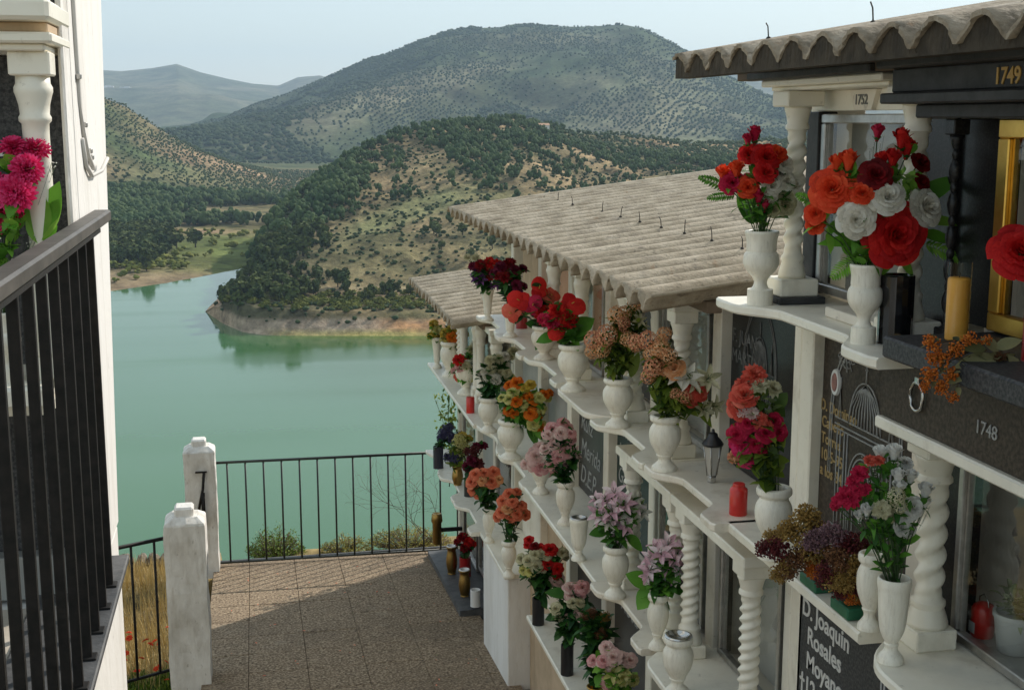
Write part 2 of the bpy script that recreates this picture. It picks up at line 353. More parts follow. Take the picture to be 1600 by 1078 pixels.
def flower_mesh(kind, color, var=0):
    key = (kind, color, var)
    if key in FM: return FM[key]
    random.seed(hash(kind) % 7 * 0 + var * 31 + len(kind) * 7)
    mb = MB(); mats = [pm(color), LG['mid'][1]]
    if kind == 'rose':
        rings(mb, [(2, 1.7, .02, .07, -.4, .36, 0), (3, 1.3, .03, .17, -.42, .36, .01), (4, 1.0, .05, .30, -.44, .31, .03), (5, .85, .08, .44, -.46, .22, .07), (5, .78, .10, .58, -.48, .10, .12), (6, .66, .12, .70, -.5, -.03, .18)])
        sepals(mb)
    elif kind == 'openrose':
        rings(mb, [(2, 1.7, .02, .06, -.35, .27, 0), (3, 1.3, .03, .15, -.36, .28, .01), (4, 1.0, .05, .26, -.38, .25, .03), (5, .85, .08, .38, -.4, .20, .06), (5, .80, .10, .50, -.42, .12, .10), (6, .70, .12, .64, -.44, .02, .14), (6, .64, .14, .76, -.44, -.10, .18)], .018)
        sepals(mb)
    elif kind == 'bud':
        rings(mb, [(2, 1.7, .02, .07, -.9, .52, 0), (3, 1.3, .06, .20, -.9, .50, .02), (3, 1.25, .10, .34, -.9, .44, .04), (4, 1.0, .14, .46, -.9, .34, .10)], .01)
        for k in range(5): petal(mb, k * 1.257, .5, .55, .14, .4, .1, .06, -.95, 2, 3, 0, 1)
    elif kind == 'mum':
        for i in range(120):
            q = i / 119
            petal(mb, i * 2.4, math.radians(4 + 100 * q + random.uniform(-7, 7)), .50 + .34 * q ** .6, .11 + .035 * q, .6, .12 - .16 * q, .03 + .06 * q, -.10 - .14 * q, 2, 3, .025, tip=.38)
    elif kind == 'carnation':
        for i in range(40):
            q = i / 39
            petal(mb, i * 2.4, math.radians(8 + 80 * q + random.uniform(-10, 10)), .5 + .35 * q, .15 + .1 * q, .2, .16, .03, -.25, 5, 3, .075, tip=.45)
    elif kind == 'spathe':
        petal(mb, 0, 1.15, 1.55, .80, -.18, .45, -.35, 0, 8, 7, .025, 0, .7)
        petal(mb, 2.6, 1.3, 1.1, .6, -.1, .3, -.1, -.06, 6, 5, .02, 0, .75)
        petal(mb, -2.2, 1.3, 1.1, .6, -.1, .3, -.1, -.1, 6, 5, .02, 0, .75)
        mb.tube([(0, 0, 0), (.06, 0, .3), (.16, 0, .62)], .055, 7, 2, True, .035); mats.append(MATS['yellow_petals'] if 'yellow_petals' in MATS else pm('yellow'))
    elif kind == 'lily':
        for k in range(6): petal(mb, k * PI / 3 + random.uniform(-.1, .1), math.radians(48 + random.uniform(-8, 8)), 1.05, .24, .5, .42, .04, -.45, 4, 5, .01, 0, .9)
        for k in range(5): mb.tube([(0, 0, -.35), (.12 * math.cos(k * 1.3), .12 * math.sin(k * 1.3), .15), (.2 * math.cos(k * 1.3), .2 * math.sin(k * 1.3), .32)], .016, 4, 1)
    elif kind == 'cluster':
        for i in range(46):
            q = (i + .5) / 46; th = math.acos(1 - 1.35 * q); ph = i * 2.4
            n = Vector((math.sin(th) * math.cos(ph), math.sin(th) * math.sin(ph), math.cos(th)))
            c = n * (.78 + random.uniform(-.06, .1)); t = n.cross(Vector((.3, .5, .8))).normalized(); b = n.cross(t)
            for k in range(4):
                a = k * PI / 2 + i
                d = t * math.cos(a) + b * math.sin(a); e = n.cross(d)
                s = .21
                mb.add([c, c + d * s * .6 + e * s * .42 + n * .02, c + d * s + n * .06, c + d * s * .6 - e * s * .42 + n * .02], [(0, 1, 2, 3)], True, 0)
    elif kind == 'dried':
        for i in range(300):
            d = Vector((random.gauss(0, 1), random.gauss(0, 1), abs(random.gauss(0, 1)) + .15)).normalized()
            c = d * random.uniform(.35, 1.0); s = random.uniform(.07, .15)
            t = d.cross(Vector((random.random(), random.random(), random.random()))).normalized(); b = d.cross(t)
            mb.add([c - t * s, c + b * s * .7, c + t * s, c - b * s * .7, c + d * s * 1.1], [(0, 1, 4), (1, 2, 4), (2, 3, 4), (3, 0, 4), (0, 3, 2, 1)], False, 0)
            if i % 4 == 0: mb.tube([(0, 0, 0), c * .5, c], .012, 3, 1, False)
        mats[1] = stem_brown
    elif kind == 'berry':
        for i in range(120):
            d = Vector((random.gauss(0, 1), random.gauss(0, 1), random.gauss(0, 1))).normalized() * random.uniform(.2, 1)
            s = random.uniform(.10, .19)
            mb.add([d + Vector(q) * s for q in ((1, 0, 0), (-1, 0, 0), (0, 1, 0), (0, -1, 0), (0, 0, 1), (0, 0, -1))],
                   [(0, 2, 4), (2, 1, 4), (1, 3, 4), (3, 0, 4), (2, 0, 5), (1, 2, 5), (3, 1, 5), (0, 3, 5)], True, 0)
            if i % 3 == 0: mb.tube([(0, 0, -.6), d * .5, d], .012, 3, 1, False)
    me = mb.mesh(kind + '_' + color, mats); FM[key] = me
    return me
FNAME = dict(rose='rose_head', openrose='rose_head', bud='rose_bud', mum='chrysanthemum_head', carnation='carnation_head', spathe='anthurium_flower',
             lily='lily_flower', cluster='blossom_cluster', dried='dried_flower_head', berry='berry_cluster')

def leaf(mb, base, d, up, L, W, droop=.25, fold=.18, mi=0, m=5, pos_=.45):
    d = Vector(d).normalized(); side = d.cross(Vector(up))
    if side.length < .05: side = d.cross(Vector((1, 0, 0)))
    side.normalize(); nrm = side.cross(d).normalized(); base = Vector(base); vs = []
    for j in range(m + 1):
        t = j / m; w = W * .5 * (math.sin(PI * t ** .8) ** .8 if 0 < j < m else (.12 if j == 0 else 0.02))
        c = base + d * (L * t) - Vector((0, 0, 1)) * (droop * L * t * t)
        vs += [c + side * w + nrm * (fold * w), c, c - side * w + nrm * (fold * w)]
    fs = []
    for j in range(m):
        a = j * 3; fs += [(a, a + 1, a + 4, a + 3), (a + 1, a + 2, a + 5, a + 4)]
    mb.add(vs, fs, True, mi)
def frond(mb, base, d, up, L, W, n=11, mi=0, droop=.3):
    d = Vector(d).normalized(); side = d.cross(Vector(up)).normalized(); base = Vector(base)
    pts = [base + d * (L * t / 8) - Vector((0, 0, 1)) * (droop * L * (t / 8) ** 2) for t in range(9)]
    mb.tube(pts, L * .009, 4, mi)
    for k in range(n):
        t = .12 + .86 * k / (n - 1); j = t * 8; i = min(7, int(j)); p = pts[i].lerp(pts[i + 1], j - i)
        w = W * .5 * (math.sin(PI * (.12 + .85 * t)) ** .7) + L * .02
        for s in (-1, 1):
            leaf(mb, p, d * .55 + side * s + Vector((0, 0, random.uniform(-.1, .15))), up, w * 1.1, L / n * .95, .15, .1, mi, 3)

def rnd_dir():
    while True:
        v = Vector((random.uniform(-1, 1), random.uniform(-1, 1), random.uniform(-1, 1)))
        if .05 < v.length < 1: return v.normalized()

def quat_rot(n, roll):
    q = n.to_track_quat('Z', 'Y'); return (q.to_matrix() @ Matrix.Rotation(roll, 3, 'Z')).to_euler()

BN = 0
def bouquet(label, cat, top, tv, flowers, fol=(30, 'mid', 22, 12), leaves=(), filler=(), name='flower_bouquet', R=None, group=None, flat=.75, stemmat=None, seed=None, drop=.0, sunk=.03):
    """top: vase mouth (world); flowers: (u, v, px radius, kind, colour[, depth shift]);
    fol: (n, palette, length px, width px)"""
    global BN
    flowers = [(f[0], f[1], f[2] * ({'berry': 1.0, 'spathe': 1.0, 'bud': 1.1, 'dried': 1.25, 'mum': 1.05, 'carnation': 1.3, 'rose': 1.22}.get(f[3], 1.13)), *f[3:]) for f in flowers]
    extra = []; er = random.Random(len(label) * 3 + len(flowers))
    for f in flowers:          # smaller blooms tucked between and behind the main ones
        if f[3] in ('spathe', 'berry') or f[2] > 27 or (len(f) > 5): continue
        if er.random() < .95:
            a = er.uniform(-.4, 3.6); q = f[2] * er.uniform(.9, 1.35)
            extra.append((f[0] + q * math.cos(a), f[1] + q * .8 * math.sin(a), f[2] * er.uniform(.72, .95), f[3], f[4], .4 * f[2] * tv / F))
    flowers = flowers + extra
    if fol: fol = (int(fol[0] * 3.4), fol[1], fol[2] * .98, fol[3] * 1.15, *fol[4:])
    BN += 1; sd = BN * 17 if seed is None else seed; rr = random.Random(sd)
    top = Vector(top); root = empty(name, tuple(top), label, cat, group); px = tv / F
    us = [f[0] for f in flowers]; vs_ = [f[1] for f in flowers]
    cu = (min(us) + max(us)) / 2; cv = (min(vs_) + max(vs_)) / 2
    Rp = max([math.hypot(f[0] - cu, f[1] - cv) + f[2] * .5 for f in flowers] + [20])
    C = atT(cu, cv, tv)
    smb = MB(); stems = []
    tocam = -FWD
    for k, f in enumerate(flowers):
        u, v, r, kind, colr = f[:5]
        dd = min(1, math.hypot(u - cu, v - cv) / Rp)
        off = -flat * Rp * px * math.sqrt(max(0, 1 - dd * dd)) + (f[5] if len(f) > 5 else 0) + rr.uniform(-.3, .3) * r * px
        p = atT(u, v, tv + off)
        n = ((p - (C - Vector((0, 0, .3 * Rp * px)))).normalized() * .9 + tocam * .75 + Vector((0, 0, .25)) + Vector([rr.uniform(-.25, .25) for _ in range(3)])).normalized()
        if kind == 'bud': n = (n * .35 + Vector((0, 0, 1))).normalized()
        if kind == 'spathe': n = (n + tocam * .8).normalized()
        me = flower_mesh(kind, colr, k % 3)
        sc = r * px * {'bud': 1.3, 'lily': 1.15, 'rose': 1.15, 'openrose': 1.08, 'spathe': .95}.get(kind, 1.08)
        o = mesh_obj(FNAME[kind], me, root, p - top)
        o.rotation_euler = quat_rot(n, rr.uniform(0, 6.28))
        o.scale = (sc * rr.uniform(.94, 1.06), sc * rr.uniform(.94, 1.06), sc)
        e = p - n * sc * (.6 if kind in ('bud', 'rose', 'openrose') else .3)
        b0 = top - Vector((0, 0, sunk)) + Vector((rr.uniform(-.012, .012), rr.uniform(-.012, .012), 0))
        mid = b0.lerp(e, .5) + Vector((0, 0, .12 * (e - b0).length))
        smb.tube([b0, b0.lerp(mid, .6), mid, mid.lerp(e, .6), e], max(.0016, px * .9), 5); stems.append((b0, mid, e))
    smb.build('stems', stemmat or stem_mat, root)
    if fol:
        n_, pal, Lp, Wp = fol[:4]; fkind = fol[4] if len(fol) > 4 else 'leaf'
        m = MB(); bot = min(.0, 0)
        for i in range(n_):
            b0, mid, e = rr.choice(stems); t = rr.uniform(.14, 1)
            p = b0.lerp(mid, t * 2) if t < .5 else mid.lerp(e, t * 2 - 1)
            if i % 2: e2 = rr.choice(stems)[2]; p = p.lerp(e2, rr.uniform(.1, .8))      # leaves between the blooms
            d = ((p - b0).normalized() * .5 + rnd2(rr) + Vector((0, 0, .2)) + tocam * .25).normalized()
            L = Lp * px * rr.uniform(.65, 1.25); W = Wp * px * rr.uniform(.7, 1.2)
            if p.x + d.x * L > 1.76: d.x = -abs(d.x)
            up = (Vector((0, 0, 1)) + rnd2(rr) * .5).normalized()
            if fkind == 'frond': frond(m, p, d, up, L, W, 9, i % 3 == 0, .25)
            else: leaf(m, p, d, up, L, W, rr.uniform(.05, .4), .25, int(rr.random() < .45), 4)
        for l in leaves:
            u0, v0, u1, v1, w = l[:5]; kd = l[5] if len(l) > 5 else 'leaf'; dz = l[6] if len(l) > 6 else -.02
            a = atT(u0, v0, tv - .01); b = atT(u1, v1, tv + dz); d = b - a
            up = (tocam * .8 + Vector((0, 0, .7))).normalized()
            if kd == 'frond': frond(m, a, d + Vector((0, 0, .12 * d.length)), up, d.length, w * px, 12, 0, .12)
            else: leaf(m, a, d + Vector((0, 0, .12 * d.length)), up, d.length, w * px, .12, .2, int(kd == 'dark'), 6)
        m.build('foliage', list(LG[pal]), root)
    if filler:
        m = MB()
        for (u, v, r, cnt) in filler:
            c = atT(u, v, tv - .02)
            for i in range(cnt):
                q = c + rnd2(rr) * (r * px * rr.uniform(.3, 1)); s = px * rr.uniform(.9, 1.6)
                m.add([q + Vector(w) * s for w in ((1, 0, 0), (-1, 0, 0), (0, 1, 0), (0, -1, 0), (0, 0, 1), (0, 0, -1))],
                      [(0, 2, 4), (2, 1, 4), (1, 3, 4), (3, 0, 4), (2, 0, 5), (1, 2, 5), (3, 1, 5), (0, 3, 5)], True, 0)
                m.tube([q, q.lerp(top, rr.uniform(.15, .3))], px * .25, 3, 1)
        m.build('filler_blossom', [filler_mat, stem_mat], root)
    return root
def rnd2(rr):
    while True:
        v = Vector((rr.uniform(-1, 1), rr.uniform(-1, 1), rr.uniform(-1, 1)))
        if .05 < v.length < 1: return v.normalized()

# ------------------------------------------------------------------ vases: radius 1, height 1, shared meshes
def smooth_prof(pts, k=5):
    """Catmull-Rom through control points, keeps rings crisp"""
    out = []
    P = [pts[0]] + pts + [pts[-1]]
    for i in range(1, len(P) - 2):
        p0, p1, p2, p3 = P[i - 1:i + 3]
        for j in range(k):
            t = j / k
            out.append(tuple(.5 * ((2 * p1[c]) + (-p0[c] + p2[c]) * t + (2 * p0[c] - 5 * p1[c] + 4 * p2[c] - p3[c]) * t * t + (-p0[c] + 3 * p1[c] - 3 * p2[c] + p3[c]) * t ** 3) for c in (0, 1)))
    out.append(pts[-1]); return out
VP = {
    'urn': [(.0, 0), (.68, 0), (.71, .01), (.71, .19), (.68, .205), (.48, .225), (.38, .27), (.37, .32), (.50, .38), (.80, .46), (.97, .54), (1.0, .61), (.95, .68), (.84, .715), (.82, .73), (.84, .75), (.83, .80), (.84, .87), (.90, .93), (.94, .965), (.93, .99), (.88, 1.0), (.72, 1.0), (.68, .96), (.64, .80), (0, .78)],
    'classic': [(0, 0), (.74, 0), (.80, .02), (.78, .06), (.60, .11), (.42, .16), (.40, .21), (.50, .25), (.54, .27), (.50, .29), (.66, .36), (.92, .50), (1.0, .63), (.96, .74), (.80, .82), (.74, .85), (.80, .87), (.94, .905), (.96, .95), (.92, .985), (.80, 1.0), (.66, .99), (.62, .95), (.58, .8), (0, .78)],
    'cup': [(0, 0), (.72, 0), (.78, .02), (.72, .07), (.50, .12), (.38, .17), (.44, .22), (.38, .24), (.55, .30), (.74, .40), (.85, .58), (.92, .80), (.95, .87), (1.0, .92), (1.0, .98), (.94, 1.0), (.84, 1.0), (.80, .95), (.70, .7), (0, .68)],
    'slim': [(0, 0), (.85, 0), (.95, .03), (.80, .08), (.50, .13), (.45, .18), (.58, .24), (.62, .40), (.72, .60), (.86, .80), (.94, .90), (1.0, .95), (.96, 1.0), (.80, 1.0), (.76, .95), (.6, .7), (0, .68)],
    'cylinder': [(0, 0), (.94, 0), (1, .01), (1, .03), (1, .5), (1, .96), (1, .985), (.95, 1.0), (.86, 1.0), (.82, .97), (.8, .8), (0, .78)],
    'bronze': [(0, 0), (.66, 0), (.72, .03), (.70, .07), (.86, .22), (.98, .42), (.93, .60), (.80, .76), (.74, .86), (.86, .93), (1.0, .97), (1.0, 1.0), (.88, 1.0), (.7, .95), (.6, .8), (0, .78)]}
VM = {}
VN = {}
def vase(label, u, row, hpx, rpx, kind='classic', mat=None, x=1.58, group=None, liner=None, name='flower_vase', cat='vase', sides=32, v=None):
    mat = mat or marble
    p = spot(u, x, ROW[row]) if isinstance(row, int) else Vector(row)
    t = depth(p); px = t / F; h = hpx * px / math.cos(TH); r = rpx * px
    key = (kind, mat.name, sides)
    if key not in VM:
        mb = MB()
        prof = smooth_prof(VP[kind], 4) if sides > 20 else VP[kind]
        mb.lathe([(max(0, a), b) for a, b in prof], n=sides, smooth=sides > 20); VM[key] = mb.mesh(name + '_' + kind, mat)
    if liner or kind == 'fluted':
        root = mesh_obj(name, VM[key], None, p); root.scale = (r, r, h)
        l = MB(); l.lathe([(.60, .99), (.86, .99), (.90, 1.01), (.86, 1.03), (.66, 1.035), (.62, 1.0)], n=28)
        l.build('metal_liner', liner, root, (0, 0, 0))
    else:
        root = mesh_obj(name, VM[key], None, p); root.scale = (r, r, h)
    root.rotation_euler.z = random.uniform(0, 6)
    tag(root, label, cat, group)
    top = p + Vector((0, 0, h * .97))
    return top, t
# ------------------------------------------------------------------ cemetery: dimensions
ROW = [.14, -.58, -1.36, -2.15, -2.95]          # shelf levels
def ground(y): return -(3.1 + .08 * y)
Y0 = 3.96; PITCH = .8
def B(k): return Y0 + PITCH * k                  # bay boundaries along the wall
XW = 1.80                                        # face of the dividers

FONT = bpy.data.curves.new('t', 'FONT')
def text_part(txt, size, org, face, mat, parent, name='lettering', ext=.0012, sx=1.0, align='LEFT', shear=0, bold=0):
    c = bpy.data.curves.new('lettering', 'FONT'); c.body = txt; c.size = size; c.extrude = ext; c.align_x = align; c.shear = shear; c.offset = bold
    c.space_line = 1.05
    o = bpy.data.objects.new('tmp', c); COL.objects.link(o)
    dg = bpy.context.evaluated_depsgraph_get(); me = bpy.data.meshes.new_from_object(o.evaluated_get(dg))
    COL.objects.unlink(o); bpy.data.objects.remove(o)
    ax = {'-X': (Vector((0, -1, 0)), Vector((0, 0, 1)), Vector((-1, 0, 0))), '-Y': (Vector((1, 0, 0)), Vector((0, 0, 1)), Vector((0, -1, 0)))}[face]
    ro = Vector(root_of(parent).location)
    for v in me.vertices:
        a = v.co; v.co = Vector(org) - ro + ax[0] * a.x * sx + ax[1] * a.y + ax[2] * a.z
    me.materials.clear(); me.materials.append(mat); me.name = name
    return mesh_obj(name, me, parent)

# ---- paving and terraces
mb = MB(); rr = random.Random(3)
mb.box(-.44, 2.6, -2.0, 11.562, -6.0, -3.2)       # core (reshaped to the ramp below)
vs = []
for (x, y, z) in mb.v: vs.append((x, y, ground(y) - .035 if z > -5 else z - 2))
mb.v = vs
mb.build('paving_bed', surf('paving_mortar', (.15, .11, .075), (.25, .19, .13), 30, .95))['kind'] = 'structure'
pave = surf('pebble_paving', (.085, .053, .030), (.275, .20, .125), 62, .95, bump=.7, bscale=60, detail=3, c3=(.54, .42, .29), pos=(.36, .52, .72))
stain(pave, [(1.1, .48, .66, (.12, .09, .062), (1, 1, 1), .45), (5, .60, .68, (.33, .27, .19), (1, 1, 1), .4)])
mb = MB(); s = .405; xs0 = -.125 - s
i = 0
x = xs0
while x < 1.62:
    y = -1.6
    while y < 11.5:
        a = max(x, -.44) + .0014; b_ = min(x + s, 1.66) - .0014; c = y + .0014; d = min(y + s, 11.56) - .0014
        dz = rr.uniform(-.0015, .0015); bv = .003
        if b_ - a > .03:
            vs = [(a, c, ground(c) - .03), (b_, c, ground(c) - .03), (b_, d, ground(d) - .03), (a, d, ground(d) - .03),
                  (a, c, ground(c) + dz - bv), (b_, c, ground(c) + dz - bv), (b_, d, ground(d) + dz - bv), (a, d, ground(d) + dz - bv),
                  (a + bv, c + bv, ground(c) + dz), (b_ - bv, c + bv, ground(c) + dz), (b_ - bv, d - bv, ground(d) + dz), (a + bv, d - bv, ground(d) + dz)]
            mb.add(vs, [(0, 1, 5, 4), (1, 2, 6, 5), (2, 3, 7, 6), (3, 0, 4, 7), (4, 5, 9, 8), (5, 6, 10, 9), (6, 7, 11, 10), (7, 4, 8, 11), (8, 9, 10, 11)])
        y += s
    x += s
mb.build('paving', pave)['kind'] = 'structure'
# kerb lip along the drop
mb = MB(); mb.box(-.42, 2.0, 11.565, 11.60, ground(11.6) - .6, ground(11.6) + .012, .006)
mb.build('kerb', concrete_ledge)['kind'] = 'structure'

# upper terrace on the left with its retaining wall
mb = MB(); mb.box(-5, -.445, -3, 4.06, -4.4, -1.405, .004)
o = mb.build('retaining_wall', stucco); tag(o, 'whitewashed retaining wall under the black railing at the left edge', 'wall')
mb = MB(); mb.box(-.66, -.422, -3, 4.10, -1.40, -1.378, .004)
cap = mb.build('coping', concrete_ledge, o)
mb = MB()
for i in range(8):
    for j in range(14):
        x1 = -.665 - i * .335; y1 = 3.72 - j * .335
        mb.box(x1 - .33, x1, y1 - .33, y1, -1.404, -1.392 + rr.uniform(-.001, .001), .003)
mb.build('terrace_floor', tile_floor)['kind'] = 'structure'

# left railing
rl = empty('railing', (-.455, 3.9, -1.378), 'black iron railing with a broad worn grey handrail meeting the white wall', 'railing')
mb = MB(); mb.box(-.484, -.430, -1.2, 4.20, -.318, -.282, .006); mb.build('handrail', rail_paint, rl)
mb = MB(); mb.box(-.478, -.440, -1.2, 3.98, -.334, -.3225); mb.build('under_rail', iron, rl)
y = 3.82; k = 0
while y > -.9:
    mb = MB(); mb.box(-.4665, -.4435, y - .010, y + .010, -1.378, -.334, .002)
    mb.box(-.478, -.432, y - .022, y + .022, -1.378, -1.372, .001)
    mb.build('baluster', bar_paint, rl); y -= .178; k += 1

# left niche block, fronts face the viewer
YL = 3.78
lb = empty('burial_niche_block', (-.49, YL, -1.4), 'white burial niche block behind the black railing, with black granite fronts and plain column', 'niche block')
mb = MB(); mb.box(-5, -.488, YL + .12, 4.62, -1.38, 3.2, .004); mb.v = [(x, y if y < 4.3 else 4.73 + .2 * z, z) for x, y, z in mb.v]; mb.box(-5, -.4885, YL + .125, 4.42, -6.0, -1.381, .004); mb.build('wall', stucco, lb)
mb = MB(); mb.box(-.503, -.4885, YL - .02, YL + .119, -1.39, 3.2, .006); mb.build('end_pier', stucco_pier, lb)
mb = MB(); mb.box(-5, -.504, YL - .0, YL + .119, -1.39, -1.26, .004); mb.build('plinth', marble_grey, lb)
for (za, zb, nm) in ((-1.258, -.795, 'lower'), (-.70, .168, 'middle'), (.26, 1.1, 'upper')):
    mb = MB(); mb.box(-1.35, -.504, YL + .06, YL + .118, za, zb, .002); mb.box(-2.3, -1.40, YL + .06, YL + .118, za, zb, .002)
    g = mb.build('granite_front', granite_gr, lb)
    if nm == 'middle':
        text_part('a', .075, (-.705, YL + .0585, -.105), '-Y', letter_w, g, shear=.35)
        text_part('os', .07, (-.695, YL + .0585, -.425), '-Y', letter_w, g, shear=.35)
for (zt, thick, xr) in ((.30, .055, -.484), (-.70, .06, -.5495)):
    mb = MB(); mb.box(-3, xr - .0, YL - .28, YL + .1195, zt - thick, zt, .010); mb.build('shelf', marble, lb)
mb = MB(); mb.box(-3, -.5, YL - .20, YL + .1193, .218, .2445, .004); mb.build('shelf_bed', tan_plaster, lb)
mb = MB(); mb.box(-3, -.486, YL - .24, YL + .119, .190, .2175, .006); mb.box(-3, -.51, YL - .21, YL + .1188, .172, .1895, .004); mb.build('lintel', marble, lb)
mb = MB(); mb.box(-3, -.5495, YL - .20, YL + .1189, -.795, -.761, .004); mb.build('lower_lintel', marble, lb)
def plain_column(x, y, z0, z1, parent, rad=.043, name='column'):
    m = MB(); m.box(x - rad * 1.35, x + rad * 1.35, y - rad * 1.35, y + rad * 1.35, z0, z0 + .06, .004)
    m.box(x - rad * 1.42, x + rad * 1.42, y - rad * 1.42, y + rad * 1.42, z1 - .062, z1, .004)
    h = z1 - .062 - z0 - .06
    pr = [(rad * 1.3, 0), (rad * 1.34, .012), (rad * 1.25, .03), (rad * 1.0, .04), (rad * 1.05, .055), (rad * .97, .065), (rad * .93, h - .15), (rad * .95, h - .125), (rad * 1.12, h - .118), (rad * 1.14, h - .108), (rad * 1.02, h - .1), (rad * 1.08, h - .075), (rad * 1.26, h - .05), (rad * 1.34, h - .042), (rad * 1.34, h - .03), (rad * 1.2, h - .02), (rad * 1.18, h)]
    m.lathe(pr, (x, y, z0 + .06), 32); return m.build(name, marble, parent)
plain_column(-.555, YL - .13, -.70, .172, lb, .037)
plain_column(-.555, YL - .13, .30, 1.15, lb, .037)
# cable on the lit side of the pier
cb = MB()
P = [(-.484, 3.99, 2.2), (-.484, 3.99, .5), (-.484, 4.0, .2), (-.484, 4.02, .05), (-.484, 4.06, -.04), (-.482, 4.13, -.11), (-.478, 4.22, -.155)]
cb.tube(P, .0075, 8); cable = cb.build('electric_cable', cable_mat)
tag(cable, 'white electric cable running down the sunlit end wall and ending loose', 'cable')
cc = MB(); cc.tube([(-.484, 4.03, -.06), (-.482, 4.07, -.14), (-.478, 4.17, -.175), (-.462, 4.30, -.165), (-.455, 4.42, -.13)], .0065, 8)
cc.build('loose_end', cable_mat, cable)
for (yy, zz) in ((4.0, .12), (4.08, -.02), (4.17, -.10), (4.2, -.12)):
    q = MB(); q.box(-.4875, -.472, yy - .012, yy + .012, zz - .008, zz + .008, .003); q.build('cable_clip', steel_dull, cable)

# ------------------------------------------------------------------ corrugated roofs
roof_mat = surf('fibre_cement', (.25, .205, .14), (.41, .345, .255), 7, .95, bump=.5, bscale=60, c3=(.54, .465, .36), pos=(.3, .5, .7))
stain(roof_mat, [(9, .63, .71, (.27, .16, .08), (1.8, 1, 1), .6), (23, .60, .68, (.12, .10, .08), (1, 1, 1), .6), (3.0, .52, .7, (.22, .185, .14), (3, 1, 1), .7), (60, .58, .66, (.17, .14, .105), (1.5, 1, 1), .6), (40, .66, .72, (.50, .47, .40), (1, 1, 1), .7)])
roof_dark = surf('weathered_fibre_cement', (.15, .115, .075), (.29, .24, .175), 9, .95, bump=.6, bscale=60, c3=(.45, .39, .31), pos=(.3, .5, .7))
stain(roof_dark, [(14, .55, .64, (.10, .08, .055), (1, 1, 1), .7), (26, .62, .69, (.52, .48, .40), (1, 1, 1), .6), (8, .62, .70, (.30, .17, .08), (1.5, 1, 1), .5)])
CP = .181
def corrugated(ya, yb, z_eave, parent, slope=.165, xe=1.38, xr=4.35, phase=0.0, amp=.036, mat=None, ze=None):
    z_eave = ze or z_eave
    def zz(y):
        t = ((y - ya) / CP + phase) % 1.0
        return 2 * amp * abs(math.cos(PI * t)) ** .92
    ny = int((yb - ya) / CP * 18); xs = [xe, xe + .02, 1.9, 2.6, 3.4, xr]; th = .009
    mb = MB(); vs = []; rr = random.Random(int(ya * 10))
    sag = [rr.uniform(-.006, .006) for _ in range(60)]
    for i, x in enumerate(xs):
        for j in range(ny + 1):
            y = ya + (yb - ya) * j / ny; w = sag[int((y - ya) / CP / 3) % 60]
            xo = x + (rr.uniform(-.004, .004) + w if i == 0 else 0)
            z = z_eave + (x - xe) * slope + zz(y) + w * .4
            vs.append((xo, y, z + th)); vs.append((xo, y, z - th * .2))
    k = (ny + 1) * 2; fs = []
    for i in range(len(xs) - 1):
        for j in range(ny):
            a = i * k + j * 2; b = a + k
            fs.append((a, b, b + 2, a + 2)); fs.append((a + 1, a + 3, b + 3, b + 1))
        for j in (0, ny):
            a = i * k + j * 2; b = a + k; fs.append((a, a + 1, b + 1, b))
    n0 = len(fs)
    for j in range(ny):
        a = j * 2; fs.append((a, a + 2, a + 3, a + 1)); a = (len(xs) - 1) * k + j * 2; fs.append((a, a + 1, a + 3, a + 2))
    mb.add(vs, fs, True)
    o = mb.build('corrugated_roof', mat or roof_mat, parent)
    for i in range(n0, len(mb.f)): o.data.polygons[i].use_smooth = False
    return o, zz
def bolts(roof, zz, ys, x, z_eave, xe=1.38, slope=.165, h=.068):
    for y in ys:
        z = z_eave + (x - xe) * slope + zz(y)
        m = MB(); l = random.uniform(-.012, .012)
        m.tube([(x, y, z), (x + l * .4, y, z + h * .7), (x + l, y + random.uniform(-.01, .012), z + h * random.uniform(.85, 1.1))], .0022, 5)
        m.lathe([(.008, 0), (.009, .004), (.005, .008), (.0, .009)], (x, y, z + .008), 8)
        m.build('roof_bolt', iron, roof)

